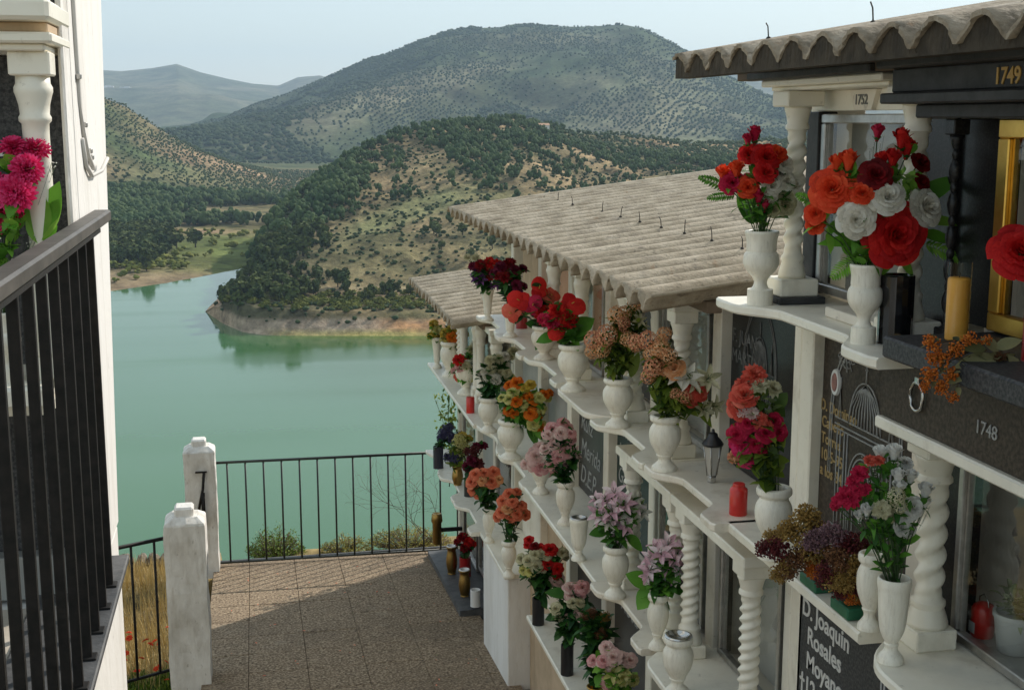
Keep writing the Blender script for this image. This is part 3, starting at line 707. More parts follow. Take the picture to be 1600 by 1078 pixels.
# ------------------------------------------------------------------ blocks A (near), B, C
def block(name, label, ka, kb, ztop, yfar_extra, r0, yr0, yr1, phase, bolt_ys, bolt_x=2.0):
    ya, yb = B(ka), B(kb) + yfar_extra
    root = empty(name, (XW, ya, ROW[4]), label, 'niche block')
    g = min(ground(yb), ground(ya)) - .3
    mb = MB(); mb.box(1.95 if ka >= 0 else 2.2, 4.25, ya + (.002 if ka >= 0 else 0), yb, g, ztop + (.12 if ka < 0 else .03), .004); mb.build('wall', stucco, root)
    ro, zz = corrugated(yr0, yr1, ztop, root, phase=phase, mat=roof_dark if ka < 0 else None, amp=.029 if ka < 0 else .033, slope=.165 if ka < 0 else .125, ze=[ztop, -.688, -1.49][0 if ka < 0 else 1 if ka == 0 else 2])
    bolts(ro, zz, bolt_ys, bolt_x, ztop if ka < 0 else -.688, slope=.165 if ka < 0 else .125)
    # timber under the sheet
    mb = MB(); zq_ = ztop if ka < 0 else (-.675 if ka == 0 else -1.48); mb.box(1.60, 1.66, yr0 + .04, yr1 - .02, zq_ - .02, zq_ + .022, .003); mb.build('roof_timber', wood_brown, root)
    for k in range(ka, kb + 1):
        y = B(k); w = .045
        y_a, y_b = y - w, y + w
        if k == kb: y_a, y_b = yb - .09, yb + .002
        if k == ka and ka >= 0: y_a, y_b = ya + .003, ya + .06
        m = MB(); m.box(1.80, 1.949, y_a, y_b, g if k == kb else -3.4, ztop + (.01 if ka < 0 else 0) - (.0 if ka <= 0 else .04), .005); m.build('divider', marble2 if k % 2 else marble, root)
    for r in range(r0, 5):
        m = MB(); m.box(1.812, 1.9485, ya + .004, yb - .004, ROW[r] - .095, ROW[r] - .032, .003); m.build('row_slab', marble2, root)
    return root
CA = .040
bA = block('burial_niche_block', 'nearest burial niche block at the right edge, its roof edge highest against the sky', -5, 0, .14, -.001, 1, -.4, 4.13, .18, [2.49, 3.2, 3.9], 1.62)
def mortar(parent, ya, yb, z_eave, phase, x, amp=.029):
    m = MB(); n = int((yb - ya) / CP * 18); top = []; rr = random.Random(2)
    for j in range(n + 1):
        y = ya + (yb - ya) * j / n; t = ((y - ya) / CP + phase) % 1.0
        top.append((y, z_eave + (x - 1.38) * .165 + 2 * amp * abs(math.cos(PI * t)) ** .92 + .004))
    zb = z_eave - .012
    vs = [(x + rr.uniform(-.003, .003), y, z) for y, z in top] + [(x, y, zb) for y, z in top] + [(x + .05, y, zb) for y, z in top]
    k = n + 1; fs = [(j, k + j, k + j + 1, j + 1) for j in range(n)] + [(k + j, 2 * k + j, 2 * k + j + 1, k + j + 1) for j in range(n)]
    m.add(vs, fs, False); return m.build('mortar_fill', surf('eave_mortar', (.030, .024, .016), (.065, .052, .036), 20, .95, bump=.5), parent)
mortar(bA, -.4, 4.13, .14, .18, 1.392)
bB = block('burial_niche_block', 'middle burial niche block, its broad corrugated roof seen from above', 0, 6, -.64, .12, 2, 4.30, 9.07, .0,
           [4.66 + .02, 5.02, 5.38, 5.75, 6.1, 6.46, 6.82, 7.2, 7.9, 8.3, 8.72], 2.0)
bC = block('burial_niche_block', 'farthest and lowest burial niche block beside the lakeside railing', 6, 9, -1.42, .22, 3, 8.9, 11.52, .3, [], 2.0)

def shelf(parent, k, row, kind='ogee', mat=None, x_end=1.49, x_mid=1.585, ya=None, yb=None, th=.030, name='shelf', prot=0):
    y0 = B(k) if ya is None else ya; y1 = B(k + 1) if yb is None else yb
    n = 36; top = ROW[row]; pts = []
    for i in range(n + 1):
        t = i / n
        if kind == 'ogee':
            e = min(t, 1 - t) / .5                      # 0 at ends, 1 in the middle
            q = max(0, min(1, (e - .28) / .34)); q = q * q * (3 - 2 * q)
            x = x_end + (x_mid - x_end) * q
            if abs(e - .26) < .05: x -= .0
            if t < .02 or t > .98: x += .01
        elif kind == 'wave':
            x = x_end + (x_mid - x_end) * (.5 - .5 * math.cos(2 * PI * t))
        elif kind == 'round':
            x = x_end + .12 * (max(0, abs(t - .5) * 2 - .55) / .45) ** 2.4
        elif kind == 'straight': x = x_end
        pts.append((x, y0 + .002 + (y1 - y0 - .004) * t))
    bv = .006; mb = MB(); N = n + 1; lay = [(bv, top - th), (0, top - th + bv), (0, top - bv), (bv, top)]
    vs = [(p[0] + dx, p[1], z) for dx, z in lay for p in pts]
    fs = [(l * N + i, l * N + i + 1, (l + 1) * N + i + 1, (l + 1) * N + i) for l in range(3) for i in range(n)]
    bx = 1.86
    o = len(vs); vs += [(bx, p[1], top) for p in pts]; fs += [(3 * N + i, 3 * N + i + 1, o + i + 1, o + i) for i in range(n)]
    o2 = len(vs); vs += [(bx, p[1], top - th) for p in pts]; fs += [(i, o2 + i, o2 + i + 1, i + 1) for i in range(n)]
    for i in (0, n): fs.append((i, N + i, 2 * N + i, 3 * N + i, o + i, o2 + i))
    mb.add(vs, fs); ob = mb.build(name, mat or marble, parent); return ob
def twist_column(x, y, z0, z1, parent, rad=.036, mat=None, turns=9, base=.10, name='twisted_column', lobes=2, amp=.17, cap=1.55):
    mat = mat or marble
    m = MB(); q = rad * cap
    m.box(x - q, x + q, y - q, y + q, z0, z0 + .055, .004); m.box(x - q * .95, x + q * .95, y - q * .95, y + q * .95, z1 - .05, z1 - .002, .004)
    h = z1 - .05 - z0 - .055; n = 90; pr = [(rad * 1.45, 0), (rad * 1.45, .012), (rad * 1.3, .03), (rad * 1.12, .05), (rad * 1.22, .058), (rad * 1.2, .068), (rad * .98, .075)]
    a, b = .085, h - .085
    for i in range(n + 1): pr.append((rad * .93, a + (b - a) * i / n))
    pr += [(rad * .98, h - .075), (rad * 1.22, h - .068), (rad * 1.2, h - .058), (rad * 1.05, h - .05), (rad * 1.25, h - .02), (rad * 1.4, h - .008), (rad * 1.4, h)]
    m.lathe(pr, (x, y, z0 + .055), 26, (a, b, lobes, turns, amp)); return m.build(name, mat, parent)
def bead_column(x, y, z0, z1, parent, rad=.03, mat=None):
    m = MB(); q = rad * 1.5; m.box(x - q, x + q, y - q, y + q, z0, z0 + .05, .003); m.box(x - q, x + q, y - q, y + q, z1 - .04, z1 - .001, .003)
    pr = [(rad * 1.2, 0)]; z = .01; h = z1 - .04 - z0 - .05; i = 0
    while z < h - .03:
        L = .055 if i % 2 else .028; R = rad * (1.05 if i % 2 else .72)
        for t in (0, .2, .5, .8, 1): pr.append((R * (.55 + .45 * math.sin(PI * t)), z + L * t))
        z += L; i += 1
    pr += [(rad * 1.2, h - .01), (rad * 1.2, h)]
    m.lathe(pr, (x, y, z0 + .05), 20); return m.build('beaded_column', mat or granite_dk, parent)
def glazed(parent, y0, y1, z0, z1, frame, back, x=1.83, w=.028, label=None, deep=.085):
    """steel or brass framed glass door: frame is the part, pane and backing its sub-parts"""
    m = MB()
    m.box(x - .018, x + .012, y0, y1, z1 - w, z1, .003); m.box(x - .018, x + .012, y0, y1, z0, z0 + w, .003)
    m.box(x - .0175, x + .0115, y0, y0 + w, z0 + w + .0005, z1 - w - .0005, .003); m.box(x - .0175, x + .0115, y1 - w, y1, z0 + w + .0005, z1 - w - .0005, .003)
    w2 = w + .010
    m.box(x - .006, x + .010, y0 + w + .001, y0 + w2, z0 + w + .001, z1 - w - .001); m.box(x - .006, x + .010, y1 - w2, y1 - w - .001, z0 + w + .001, z1 - w - .001)
    f = m.build('door_frame', frame, parent)
    if label: f['label'] = label
    m = MB(); m.box(x - .002, x + .002, y0 + w + .0005, y1 - w - .0005, z0 + w + .0005, z1 - w - .0005); m.build('glass_pane', pane_mat, f)
    m = MB(); m.box(x + deep, x + deep + .027, y0 + .01, y1 - .01, z0 + .0, z1 - .0); m.build('backing_slab', back, f)
    return f
def panel(parent, y0, y1, z0, z1, mat, x=1.85, name='granite_front', label=None):
    m = MB(); m.box(x, x + .04, y0, y1, z0, z1, .004); o = m.build(name, mat, parent)
    if label: o['label'] = label
    return o
def bay(k): return B(k) + .047, B(k + 1) - .047
def strokes(parent, lines, x, mat, r=.0022, name='engraving'):
    m = MB()
    for ln_ in lines: m.tube([(x, p[0], p[1]) for p in ln_], r, 4)
    return m.build(name, mat, parent)
def temple(yc, z0, w, h):
    """line drawing of a domed chapel; y decreases to the right as seen"""
    L = []; P = lambda a, b: (yc - a * w, z0 + b * h)
    for a in (-.5, -.44, -.36, -.30, .30, .36, .44, .5): L.append([P(a, 0), P(a, .56)])
    for b in (.56, .585, .62): L.append([P(-.56, b), P(.56, b)])
    for b in (.0, .03): L.append([P(-.6, b), P(.6, b)])
    arc = lambda R1, R2, b0, n=14: [P(R1 * math.cos(PI * i / n), b0 + R2 * math.sin(PI * i / n)) for i in range(n + 1)]
    for q in (.26, .22, .15): L.append([P(q, 0)] + arc(q, q * .75, .30) + [P(-q, 0)])
    for q in (.11, .06): L.append(arc(q, q * .9, .27))
    for i in range(-5, 6):        # dome ribs
        L.append([P(i * .058, .62), P(i * .052, .71), P(i * .03, .80), P(0, .85)])
    L.append(arc(.29, .24, .62)); L.append([P(0, .85), P(0, .97)]); L.append([P(-.02, .93), P(.02, .93)])
    for a in (-.47, .47): L.append([P(a - .03, .62), P(a, .78), P(a + .03, .62)]); L.append([P(a, .78), P(a, .84)])
    for q in (.62, .66): L.append([P(q, .3)] + [P(q * math.cos(PI * i / 18), .62 + .44 * q / .62 * math.sin(PI * i / 18)) for i in range(19)] + [P(-q, .3)])
    return L
def flower_engr(yc, zc, s, seed=1):
    rr = random.Random(seed); L = []
    for i in range(9):
        a = rr.uniform(-2.6, 1.0); L.append([(yc, zc), (yc - s * .5 * math.cos(a) , zc + s * .5 * math.sin(a) + .01), (yc - s * math.cos(a + .2), zc + s * math.sin(a + .2))])
        c = (yc - s * .7 * math.cos(a), zc + s * .7 * math.sin(a)); q = s * .22
        L.append([(c[0] + q * math.cos(t), c[1] + q * math.sin(t) * .7) for t in (0, 1.2, 2.4, 3.7, 5, 6.28)])
    return L
def portrait(parent, y, z, x, ry=.03, rz=.045):
    m = MB(); n = 28
    def disc(r1, r2, xa, xb, mi):
        vs = [(xa, y + r1 * math.cos(2 * PI * i / n), z + r2 * math.sin(2 * PI * i / n)) for i in range(n)] + [(xb, y + r1 * .93 * math.cos(2 * PI * i / n), z + r2 * .93 * math.sin(2 * PI * i / n)) for i in range(n)]
        m.add(vs, [(i, (i + 1) % n, n + (i + 1) % n, n + i) for i in range(n)] + [tuple(range(n, 2 * n))], False, mi)
    disc(ry, rz, x, x - .008, 0); disc(ry * .62, rz * .68, x - .008, x - .0105, 1)
    return m.build('oval_portrait', [porcelain, photo_red], parent)

def zr(row): return ROW[row]
# ---------- block A, top row, bay -1: white niche 1752 with twisted columns
ya, yb = bay(-1)
f = glazed(bA, ya + .02, 3.842, -.55, .012, steel_dull, marble_grey, x=1.80, label='steel framed glass door of the white niche with twisted columns')
m = MB(); m.box(1.583, 1.9, 3.14, 3.985, .118, .142, .004); m.build('slate_top', slate, bA)
m = MB(); m.box(1.63, 1.9, 3.16, 3.975, .097, .1175, .004); m.box(1.66, 1.9, 3.18, 3.96, .085, .0965, .003); m.build('lintel', marble, bA)
m = MB(); m.box(1.79, 1.81, ya + .01, yb - .02, .022, .0845, .002); pdm = m.build('pediment', marble, bA)
m = MB(); m.add([(1.775, 3.635, .083), (1.775, 3.465, .083), (1.775, 3.495, .024), (1.775, 3.605, .024), (1.7895, 3.635, .083), (1.7895, 3.465, .083), (1.7895, 3.495, .024), (1.7895, 3.605, .024)],
                [(0, 1, 2, 3), (0, 4, 5, 1), (1, 5, 6, 2), (2, 6, 7, 3), (3, 7, 4, 0)]); ks = m.build('keystone', marble2, bA)
text_part('1752', .042, (1.7738, 3.600, .040), '-X', letter_dim, ks, 'niche_number', sx=1.0, bold=.0006)
twist_column(1.695, 3.825, ROW[1] + .022, .085, bA, .030, turns=8, cap=2.15)
twist_column(1.70, 3.085, ROW[1], .085, bA, .030, turns=8, cap=2.15)
m = MB(); m.box(1.62, 1.775, 3.74, 3.89, ROW[1] + .0005, ROW[1] + .022, .002); m.build('slate_foot', slate, bA)
m = MB(); m.box(1.775, 1.84, 3.845, 3.93, -.56, .02, .003); m.build('slate_jamb', slate, bA)
shelf(bA, -1, 1, 'ogee', ya=2.85, yb=3.97, x_end=1.485, x_mid=1.575)
m = MB(); m.box(1.66, 1.83, 3.03, 3.5, ROW[1] + .001, ROW[1] + .03, .003); m.build('sill', marble2, bA)
# ---------- bay -2: black granite niche 1749 with brass door
ya, yb = 2.20, 3.03
m = MB(); m.box(1.56, 1.95, 1.3, 3.06, .122, .15, .005); m.box(1.597, 1.95, 1.32, 3.04, .062, .1215, .004); m.box(1.57, 1.95, 1.33, 3.05, .035, .0615, .004); m.box(1.66, 1.95, 1.33, 3.03, .0, .0345, .004)
en = m.build('black_entablature', slate, bA)
text_part('1749', .050, (1.5955, atX(1556, 110, 1.598).y, .073), '-X', gold_paint, en, 'niche_number', bold=.001)
bead_column(1.74, 2.96, -.579, -.001, bA, .015, granite_dk)
m = MB(); m.box(1.786, 1.7985, 3.04, 3.20, -.549, .0, .002); m.build('black_jamb', granite_dk, bA)
m = MB(); m.box(1.80, 1.84, 2.83, 3.06, -.52, -.001, .003); m.build('black_jamb', granite_dk, bA)
glazed(bA, 1.9, 2.83, -.515, -.002, gold, granite_dk, x=1.79, w=.045, label='brass framed glass door of the black granite niche')
m = MB(); m.box(1.50, 1.93, 1.2, 2.84, -.575, -.522, .006); m.build('black_shelf', granite_gr, bA)
m = MB(); m.box(1.595, 1.66, 1.2, 2.93, -.608, -.5955, .002); m.build('white_strip', marble, bA)
m = MB(); m.box(1.60, 1.85, 1.2, 3.02, -.765, -.6085, .003); band = m.build('granite_band', granite_br, bA)
m = MB(); m.box(1.605, 1.84, 1.2, 3.02, -.5955, -.5755); m.build('band_top', granite_gr, bA)
text_part('1748', .045, (1.598, atX(1524, 660, 1.598).y, -.702), '-X', letter_g, band, 'niche_number')
m = MB(); rg = []
pr = atX(1428, 620, 1.585)
m.tube([(1.592, pr.y + .03 * math.cos(t / 16 * 2 * PI), pr.z + .036 * math.sin(t / 16 * 2 * PI)) for t in range(17)], .0045, 8)
m.box(1.588, 1.599, pr.y - .009, pr.y + .009, pr.z + .03, pr.z + .05, .002); m.build('door_ring', chrome, band)
m = MB(); m.box(1.585, 1.82, 1.2, 3.02, -.797, -.7655, .005); m.build('lintel', marble, bA)
twist_column(1.70, 2.90, ROW[2], -.798, bA, .037, turns=5)
m = MB(); m.box(1.79, 1.86, 2.93, 3.04, ROW[2], -.798, .003); m.build('black_jamb', granite_dk, bA)
glazed(bA, 1.6, 2.925, ROW[2] + .005, -.80, steel_dull, marble_grey, x=1.80, w=.024, label='steel framed glass door below the niche numbered 1748', deep=.34)
m = MB(); m.box(1.815, 2.14, 1.6, 2.92, ROW[2] - .03, ROW[2] + .0025, .002); m.build('niche_floor', marble_grey, bA)
shelf(bA, -2, 2, 'round', ya=1.9, yb=2.96, x_end=1.50)
# ---------- bay -1, second row: engraved brown granite
ya, yb = bay(-1); ya = 3.02
pl = panel(bA, ya, yb, ROW[2] + .002, ROW[1] - .033, granite_br, x=1.84, label='brown granite front engraved with a domed chapel and gold names')
tc_ = atX(1354, 600, 1.838); strokes(pl, temple(tc_.y, ROW[2] + .03, .36, atX(1354, 572, 1.838).z - ROW[2]), 1.838, letter_g, .0030)
strokes(pl, flower_engr(3.70, -.72, .075, 3), 1.838, letter_g, .0020, 'engraved_flower'); strokes(pl, flower_engr(3.13, -.80, .06, 5), 1.838, letter_g, .0020, 'engraved_flower')
portrait(pl, 3.765, -.84, 1.838); portrait(pl, 3.05, -.96, 1.838)
text_part('D. Domingo\n Cabello\n Torres\n 10-5-95\n a los 84', .052, (1.8385, 3.875, -.95), '-X', gold_dim, pl, bold=.001)
m = MB(); m.lathe([(0, 0), (.013, .002), (.014, .006), (.006, .02), (0, .03)], (0, 0, 0), 12)
m.v = [(1.838 - z, 3.82 + x, -.685 + y * 1.6) for (x, y, z) in m.v]; m.build('brass_knob', gold, pl)
shelf(bA, -1, 2, 'straight', ya=3.0, yb=3.985, x_end=1.56, th=.035)
# ---------- bay -1, third row: D. Joaquin plaque
pl = panel(bA, 3.02, bay(-1)[1] - .02, ROW[3] + .002, ROW[2] - .036, granite_gr, x=1.80, label='speckled dark granite front with large white lettering')
text_part('D. Joaquin\n  Rosales\n  Moyano\n†12-10-2001\nA los 74 anos', .084, (1.7985, 3.865, -1.66), '-X', letter_w, pl, bold=.0016)
strokes(pl, [[(3.30, -1.62), (3.30, -2.1)], [(3.28, -1.62), (3.28, -2.1)], [(3.30, -1.62), (3.05, -1.62)], [(3.24, -1.68), (3.16, -1.80), (3.05, -1.86)]], 1.7985, letter_w, .003)
m = MB(); m.box(1.79, 1.9, 3.0, 3.0 + .02, -2.1, -1.4); 
shelf(bA, -2, 3, 'straight', ya=1.2, yb=3.0, x_end=1.56)
# A lower rows out of view
for r in (3,):
    shelf(bA, -1, r, 'straight', ya=3.01, yb=3.985, x_end=1.56)
# ---------- block B
def dress(parent, k, row, style, **kw):
    ya, yb = bay(k); zt = ROW[row - 1] - .096 if ROW[row - 1] > ROW[row] else 0; zt = kw.get('zt', zt); zb = ROW[row] + .002
    if style == 'plaster': panel(parent, ya, yb, zb, zt, kw.get('mat', tan_plaster), name='plaster_front')
    if style == 'granite':
        return panel(parent, ya, yb, zb, zt, kw.get('mat', granite_gr), x=kw.get('x', 1.85), label=kw.get('label'))
    if style == 'glass':
        m = MB(); m.box(1.62, 1.80, B(k) + .005, B(k + 1) - .005, zt - .075, zt - .035, .005); m.build('lintel', marble, parent)
        c = kw.get('col', twist_column); r = kw.get('rad', .034)
        c(1.685, B(k) + .085, ROW[row], zt - .076, parent, r); c(1.685, B(k + 1) - .085, ROW[row], zt - .076, parent, r)
        glazed(parent, ya + .05, yb - .05, ROW[row] + .006, zt - .08, kw.get('frame', chrome), kw.get('back', marble_grey), x=1.82, w=.024)
        panel(parent, ya, ya + .049, ROW[row] + .002, zt - .002, kw.get('jamb', granite_dk), x=1.825, name='jamb'); panel(parent, yb - .049, yb, ROW[row] + .002, zt - .002, kw.get('jamb', granite_dk), x=1.825, name='jamb')
    if style == 'arch':
        panel(parent, ya, yb, zb, zt, marble2, x=1.87, name='marble_front')
        m = MB(); yc = (ya + yb) / 2; n = 16; Rr = .24; zc = zt - .34
        ring = [(yc + Rr * math.cos(PI * i / n), zc + Rr * math.sin(PI * i / n)) for i in range(n + 1)]
        ring = [(yc + Rr, zb + .01)] + ring + [(yc - Rr, zb + .01)]
        vs = [(1.862, p[0], p[1]) for p in ring]; m.add(vs, [tuple(range(len(vs)))]); m.build('arched_opening', granite_dk, parent)
        m = MB(); m.tube([(1.855, p[0], p[1]) for p in ring], .018, 8); m.build('arch_moulding', marble, parent)
zB = -.69
p_ = dress(bB, 0, 2, 'granite', mat=granite_dk, zt=zB, x=1.845, label='black granite front engraved with a chapel behind the red and pink roses')
strokes(p_, temple(4.42, -1.25, .24, .52), 1.843, letter_dim, .0020)
text_part('F. JUAN\nMARTIN', .075, (1.8435, 4.70, -.86), '-X', letter_dim, p_)
dress(bB, 1, 2, 'glass', zt=zB + .01, col=twist_column, frame=steel_dull, back=marble_grey)
dress(bB, 2, 2, 'arch', zt=zB)
plain_column(1.69, B(2) + .09, ROW[2], zB - .03, bB, .032)
m = MB(); m.box(1.60, 1.80, B(2) + .05, B(3) - .05, zB - .029, zB + .005, .004); m.build('lintel', marble, bB)
dress(bB, 3, 2, 'glass', zt=zB + .01, col=plain_column, frame=steel_dull, back=salmon_plaster, jamb=marble2)
dress(bB, 4, 2, 'plaster', zt=zB + .02, mat=salmon_plaster); dress(bB, 5, 2, 'plaster', zt=zB + .02, mat=tan_plaster)
for k in range(6): shelf(bB, k, 2, ['ogee', 'ogee', 'round', 'ogee', 'ogee', 'ogee'][k], x_end=[1.50, 1.49, 1.50, 1.52, 1.50, 1.52][k], mat=[marble2, marble, marble2, marble, marble2, marble][k])
# third row
dress(bB, 0, 3, 'glass', rad=.036, frame=steel_dull); dress(bB, 1, 3, 'glass', rad=.036, frame=steel_dull, jamb=granite_green)
p_ = dress(bB, 2, 3, 'granite', mat=granite_green, label='dark green granite front with silver script'); text_part('Antonio\nLopez\nGamez', .12, (1.8485, 6.28, -1.62), '-X', letter_g, p_, shear=.3)
p_ = dress(bB, 3, 3, 'granite', mat=granite_dk, label='black granite front covered in silver script'); text_part('Familia\nRuiz\nMerida\nD.E.P.', .15, (1.8485, 7.06, -1.62), '-X', letter_g, p_, shear=.3)
dress(bB, 4, 3, 'plaster', mat=marble_grey); dress(bB, 5, 3, 'plaster', mat=marble_grey)
for k in range(6): shelf(bB, k, 3, ['round', 'ogee', 'straight', 'straight', 'ogee', 'wave'][k], x_end=[1.49, 1.50, 1.53, 1.53, 1.52, 1.52][k], mat=[marble, marble2, marble, marble, marble, marble][k])
# fourth row
p_ = dress(bB, 0, 4, 'granite', mat=granite_gr); dress(bB, 1, 4, 'granite', mat=granite_dk)
p_ = dress(bB, 2, 4, 'granite', mat=granite_dk); text_part('Rosa', .16, (1.8485, 6.2, -2.55), '-X', letter_g, p_, shear=.3)
dress(bB, 3, 4, 'granite', mat=granite_dk)
dress(bB, 4, 4, 'plaster', mat=tan_plaster); dress(bB, 5, 4, 'plaster', mat=marble2)
for k in range(4): shelf(bB, k, 4, 'straight', x_end=1.545)
shelf(bB, 4, 4, 'straight', x_end=1.71, mat=marble2, ya=B(4) + .003, yb=7.85); shelf(bB, 5, 4, 'straight', ya=7.852, x_end=1.545)
# plain base courses under the lowest shelf
for (y_a, y_b, x_, mt) in ((3.98, 7.855, 1.72, tan_plaster), (7.86, B(6) + .0, 1.57, stucco)):
    m = MB(); m.box(x_, 1.949, y_a, y_b, -4.3, ROW[4] - .031, .006); m.build('base_course', mt, bB)
# ---------- block C
dress(bC, 6, 3, 'glass', col=plain_column, back=marble_grey, frame=steel_dull, zt=-1.44); dress(bC, 7, 3, 'glass', col=plain_column, zt=-1.44, frame=steel_dull); dress(bC, 8, 3, 'glass', zt=-1.44, frame=steel_dull)
for k in (6, 7, 8): shelf(bC, k, 3, 'straight', x_end=1.50, mat=marble)
for k in (6, 7, 8):
    y_a, y_b = bay(k)
    if k == 7: dress(bC, k, 4, 'granite', mat=marble_grey)
    else: glazed(bC, y_a, y_b, ROW[4] + .004, ROW[3] - .096, steel_dull, granite_dk, x=1.82)
for k, e in ((6, 'ogee'), (7, 'ogee'), (8, 'wave')): shelf(bC, k, 4, e, x_end=1.47, x_mid=1.56)
for k in (6, 7, 8):
    y_a, y_b = bay(k)
    glazed(bC, y_a, y_b, ground(B(k)) + .07, ROW[4] - .1, steel_dull, granite_dk, x=1.82)
m = MB(); m.box(1.50, 1.85, 9.42, 11.3, -4.4, ground(9) + .015, .006)
m.v = [(x, y, ground(y) + .05 if z > -4.2 else z) for x, y, z in m.v]; m.build('ledge', concrete_ledge, bC)

# ------------------------------------------------------------------ white piers and thin railings
def pier(x0, x1, y0, y1, h, label):
    zg = ground((y0 + y1) / 2) - .05
    root = empty('gate_pier', ((x0 + x1) / 2, (y0 + y1) / 2, zg), label, 'pier', 'whitewashed piers at the end of the walk')
    m = MB(); nx, nz = 7, 20; rr = random.Random(int(y0 * 10))
    z1 = zg + h
    def wob(a, b, c): return .0022 * math.sin(a * 31 + c * 9) + .002 * math.sin(b * 23 + c * 14 + 1) + .0015 * math.sin(c * 37 + a * 11)
    ring = []
    per = [(x0, y0), (x1, y0), (x1, y1), (x0, y1)]; pp = []
    for i in range(4):
        a, b = per[i], per[(i + 1) % 4]
        for j in range(nx):
            t = j / nx; pp.append((a[0] + (b[0] - a[0]) * t, a[1] + (b[1] - a[1]) * t))
    cx, cy = (x0 + x1) / 2, (y0 + y1) / 2
    lays = [(zg + (z1 - zg) * i / nz, 1.0) for i in range(nz)] + [(z1 - .012, .995), (z1, .95), (z1 + .035, .62)]
    vs = []
    for (z, k) in lays:
        for (x, y) in pp:
            w = wob(x, y, z); cr = 1 - .015 * (abs(abs(x - cx) - (x1 - x0) / 2) < .01 and abs(abs(y - cy) - (y1 - y0) / 2) < .01)
            vs.append((cx + (x - cx) * k * cr + w, cy + (y - cy) * k * cr + w, z + (rr.uniform(-.004, .004) if z > z1 - .02 else 0)))
    N = len(pp); fs = [(l * N + i, l * N + (i + 1) % N, (l + 1) * N + (i + 1) % N, (l + 1) * N + i) for l in range(len(lays) - 1) for i in range(N)]
    fs.append(tuple((len(lays) - 1) * N + i for i in range(N)))
    m.add(vs, fs); m.build('shaft', stucco_pier, root)
    m = MB(); m.box(cx - .065, cx + .06, cy - .07, cy + .07, z1 + .0, z1 + .095, .014); m.build('cap_block', stucco_pier, root)
    return root
pier(-.64, -.37, 8.38, 8.66, 1.19, 'nearer whitewashed square pier with a small cap block, standing on the paving')
pier(-.66, -.385, 11.25, 11.5, 1.17, 'farther whitewashed square pier at the lake end of the paving')
m = MB()
a = (-.49, 11.24, -3.06); 
m.box(-.56, -.46, 11.225, 11.245, -3.075, -3.062, .002); m.tube([(-.485, 11.22, -3.07), (-.50, 11.20, -3.22), (-.545, 11.19, -3.42)], .012, 6)
m.tube([(-.50, 11.20, -3.25), (-.50, 11.21, -3.55)], .022, 4)
br = m.build('iron_bracket', iron, None, (-.5, 11.24, -3.3)); tag(br, 'dark iron latch bracket fixed to the farther white pier', 'bracket')
def railing(p0, p1, zb, zt, n, label, mat, group=None, bar=.0085, below=.0):
    p0 = Vector(p0); p1 = Vector(p1); root = empty('railing', ((p0 + p1) / 2).to_3d() + Vector((0, 0, zb)), label, 'railing', group)
    def P(t, z): q = p0.lerp(p1, t); return (q.x, q.y, z)
    m = MB(); m.tube([P(0, zt[0]), P(1, zt[1])], .0145, 4); m.build('top_rail', mat, root)
    m = MB(); m.tube([P(0, zb + below), P(1, zb + below + (zt[1] - zt[0]) * 0)], .0115, 4); m.build('bottom_rail', mat, root)
    for i in range(n):
        t = (i + .62) / n; m = MB(); zz = zt[0] + (zt[1] - zt[0]) * t
        m.tube([P(t, zb + below), P(t, zz)], bar, 6); m.build('baluster', mat, root)
    return root
railing((-.39, 11.44), (1.86, 11.40), -3.985, (-3.045, -3.045), 14, 'thin dark railing along the lake edge between the far pier and the niches', iron_green)
railing((-.62, 8.52), (-1.62, 8.02), -3.70, (-2.765, -2.765), 7, 'short thin railing left of the nearer pier, above dry grass and poppies', iron)
# ------------------------------------------------------------------ vases and flowers, shelf by shelf
VG = 'white marble vases along the shelves'
# --- A top shelf
t, d = vase('white urn vase with red and white roses at the far end of the highest shelf', 1187, 1, 113, 28, 'urn', x=1.57, group=VG)
bouquet('upright bunch of red, orange and white roses against the corrugated roof', 'bouquet', t, d,
  [(1180, 207, 15, 'bud', 'crimson'), (1199, 243, 19, 'rose', 'red'), (1217, 238, 13, 'rose', 'orangered'), (1151, 262, 16, 'bud', 'orangered'), (1143, 285, 16, 'rose', 'crimson'),
   (1168, 292, 15, 'rose', 'orangered'), (1197, 268, 15, 'rose', 'red'), (1186, 304, 14, 'bud', 'crimson'), (1207, 290, 14, 'rose', 'white'), (1227, 254, 15, 'rose', 'white'),
   (1231, 318, 17, 'rose', 'cream'), (1232, 283, 13, 'rose', 'white')], (46, 'mid', 26, 11),
  leaves=[(1150, 300, 1090, 276, 26, 'frond'), (1152, 305, 1106, 310, 20, 'frond'), (1175, 255, 1160, 222, 12), (1180, 260, 1172, 218, 10), (1185, 345, 1160, 300, 20), (1178, 350, 1152, 322, 20), (1192, 345, 1215, 305, 14), (1165, 340, 1150, 298, 16)],
  filler=[(1190, 260, 40, 26)])
t, d = vase('white urn vase under the big red, white and orange rose bouquet', 1348, 1, 122, 27, 'urn', x=1.56, group=VG)
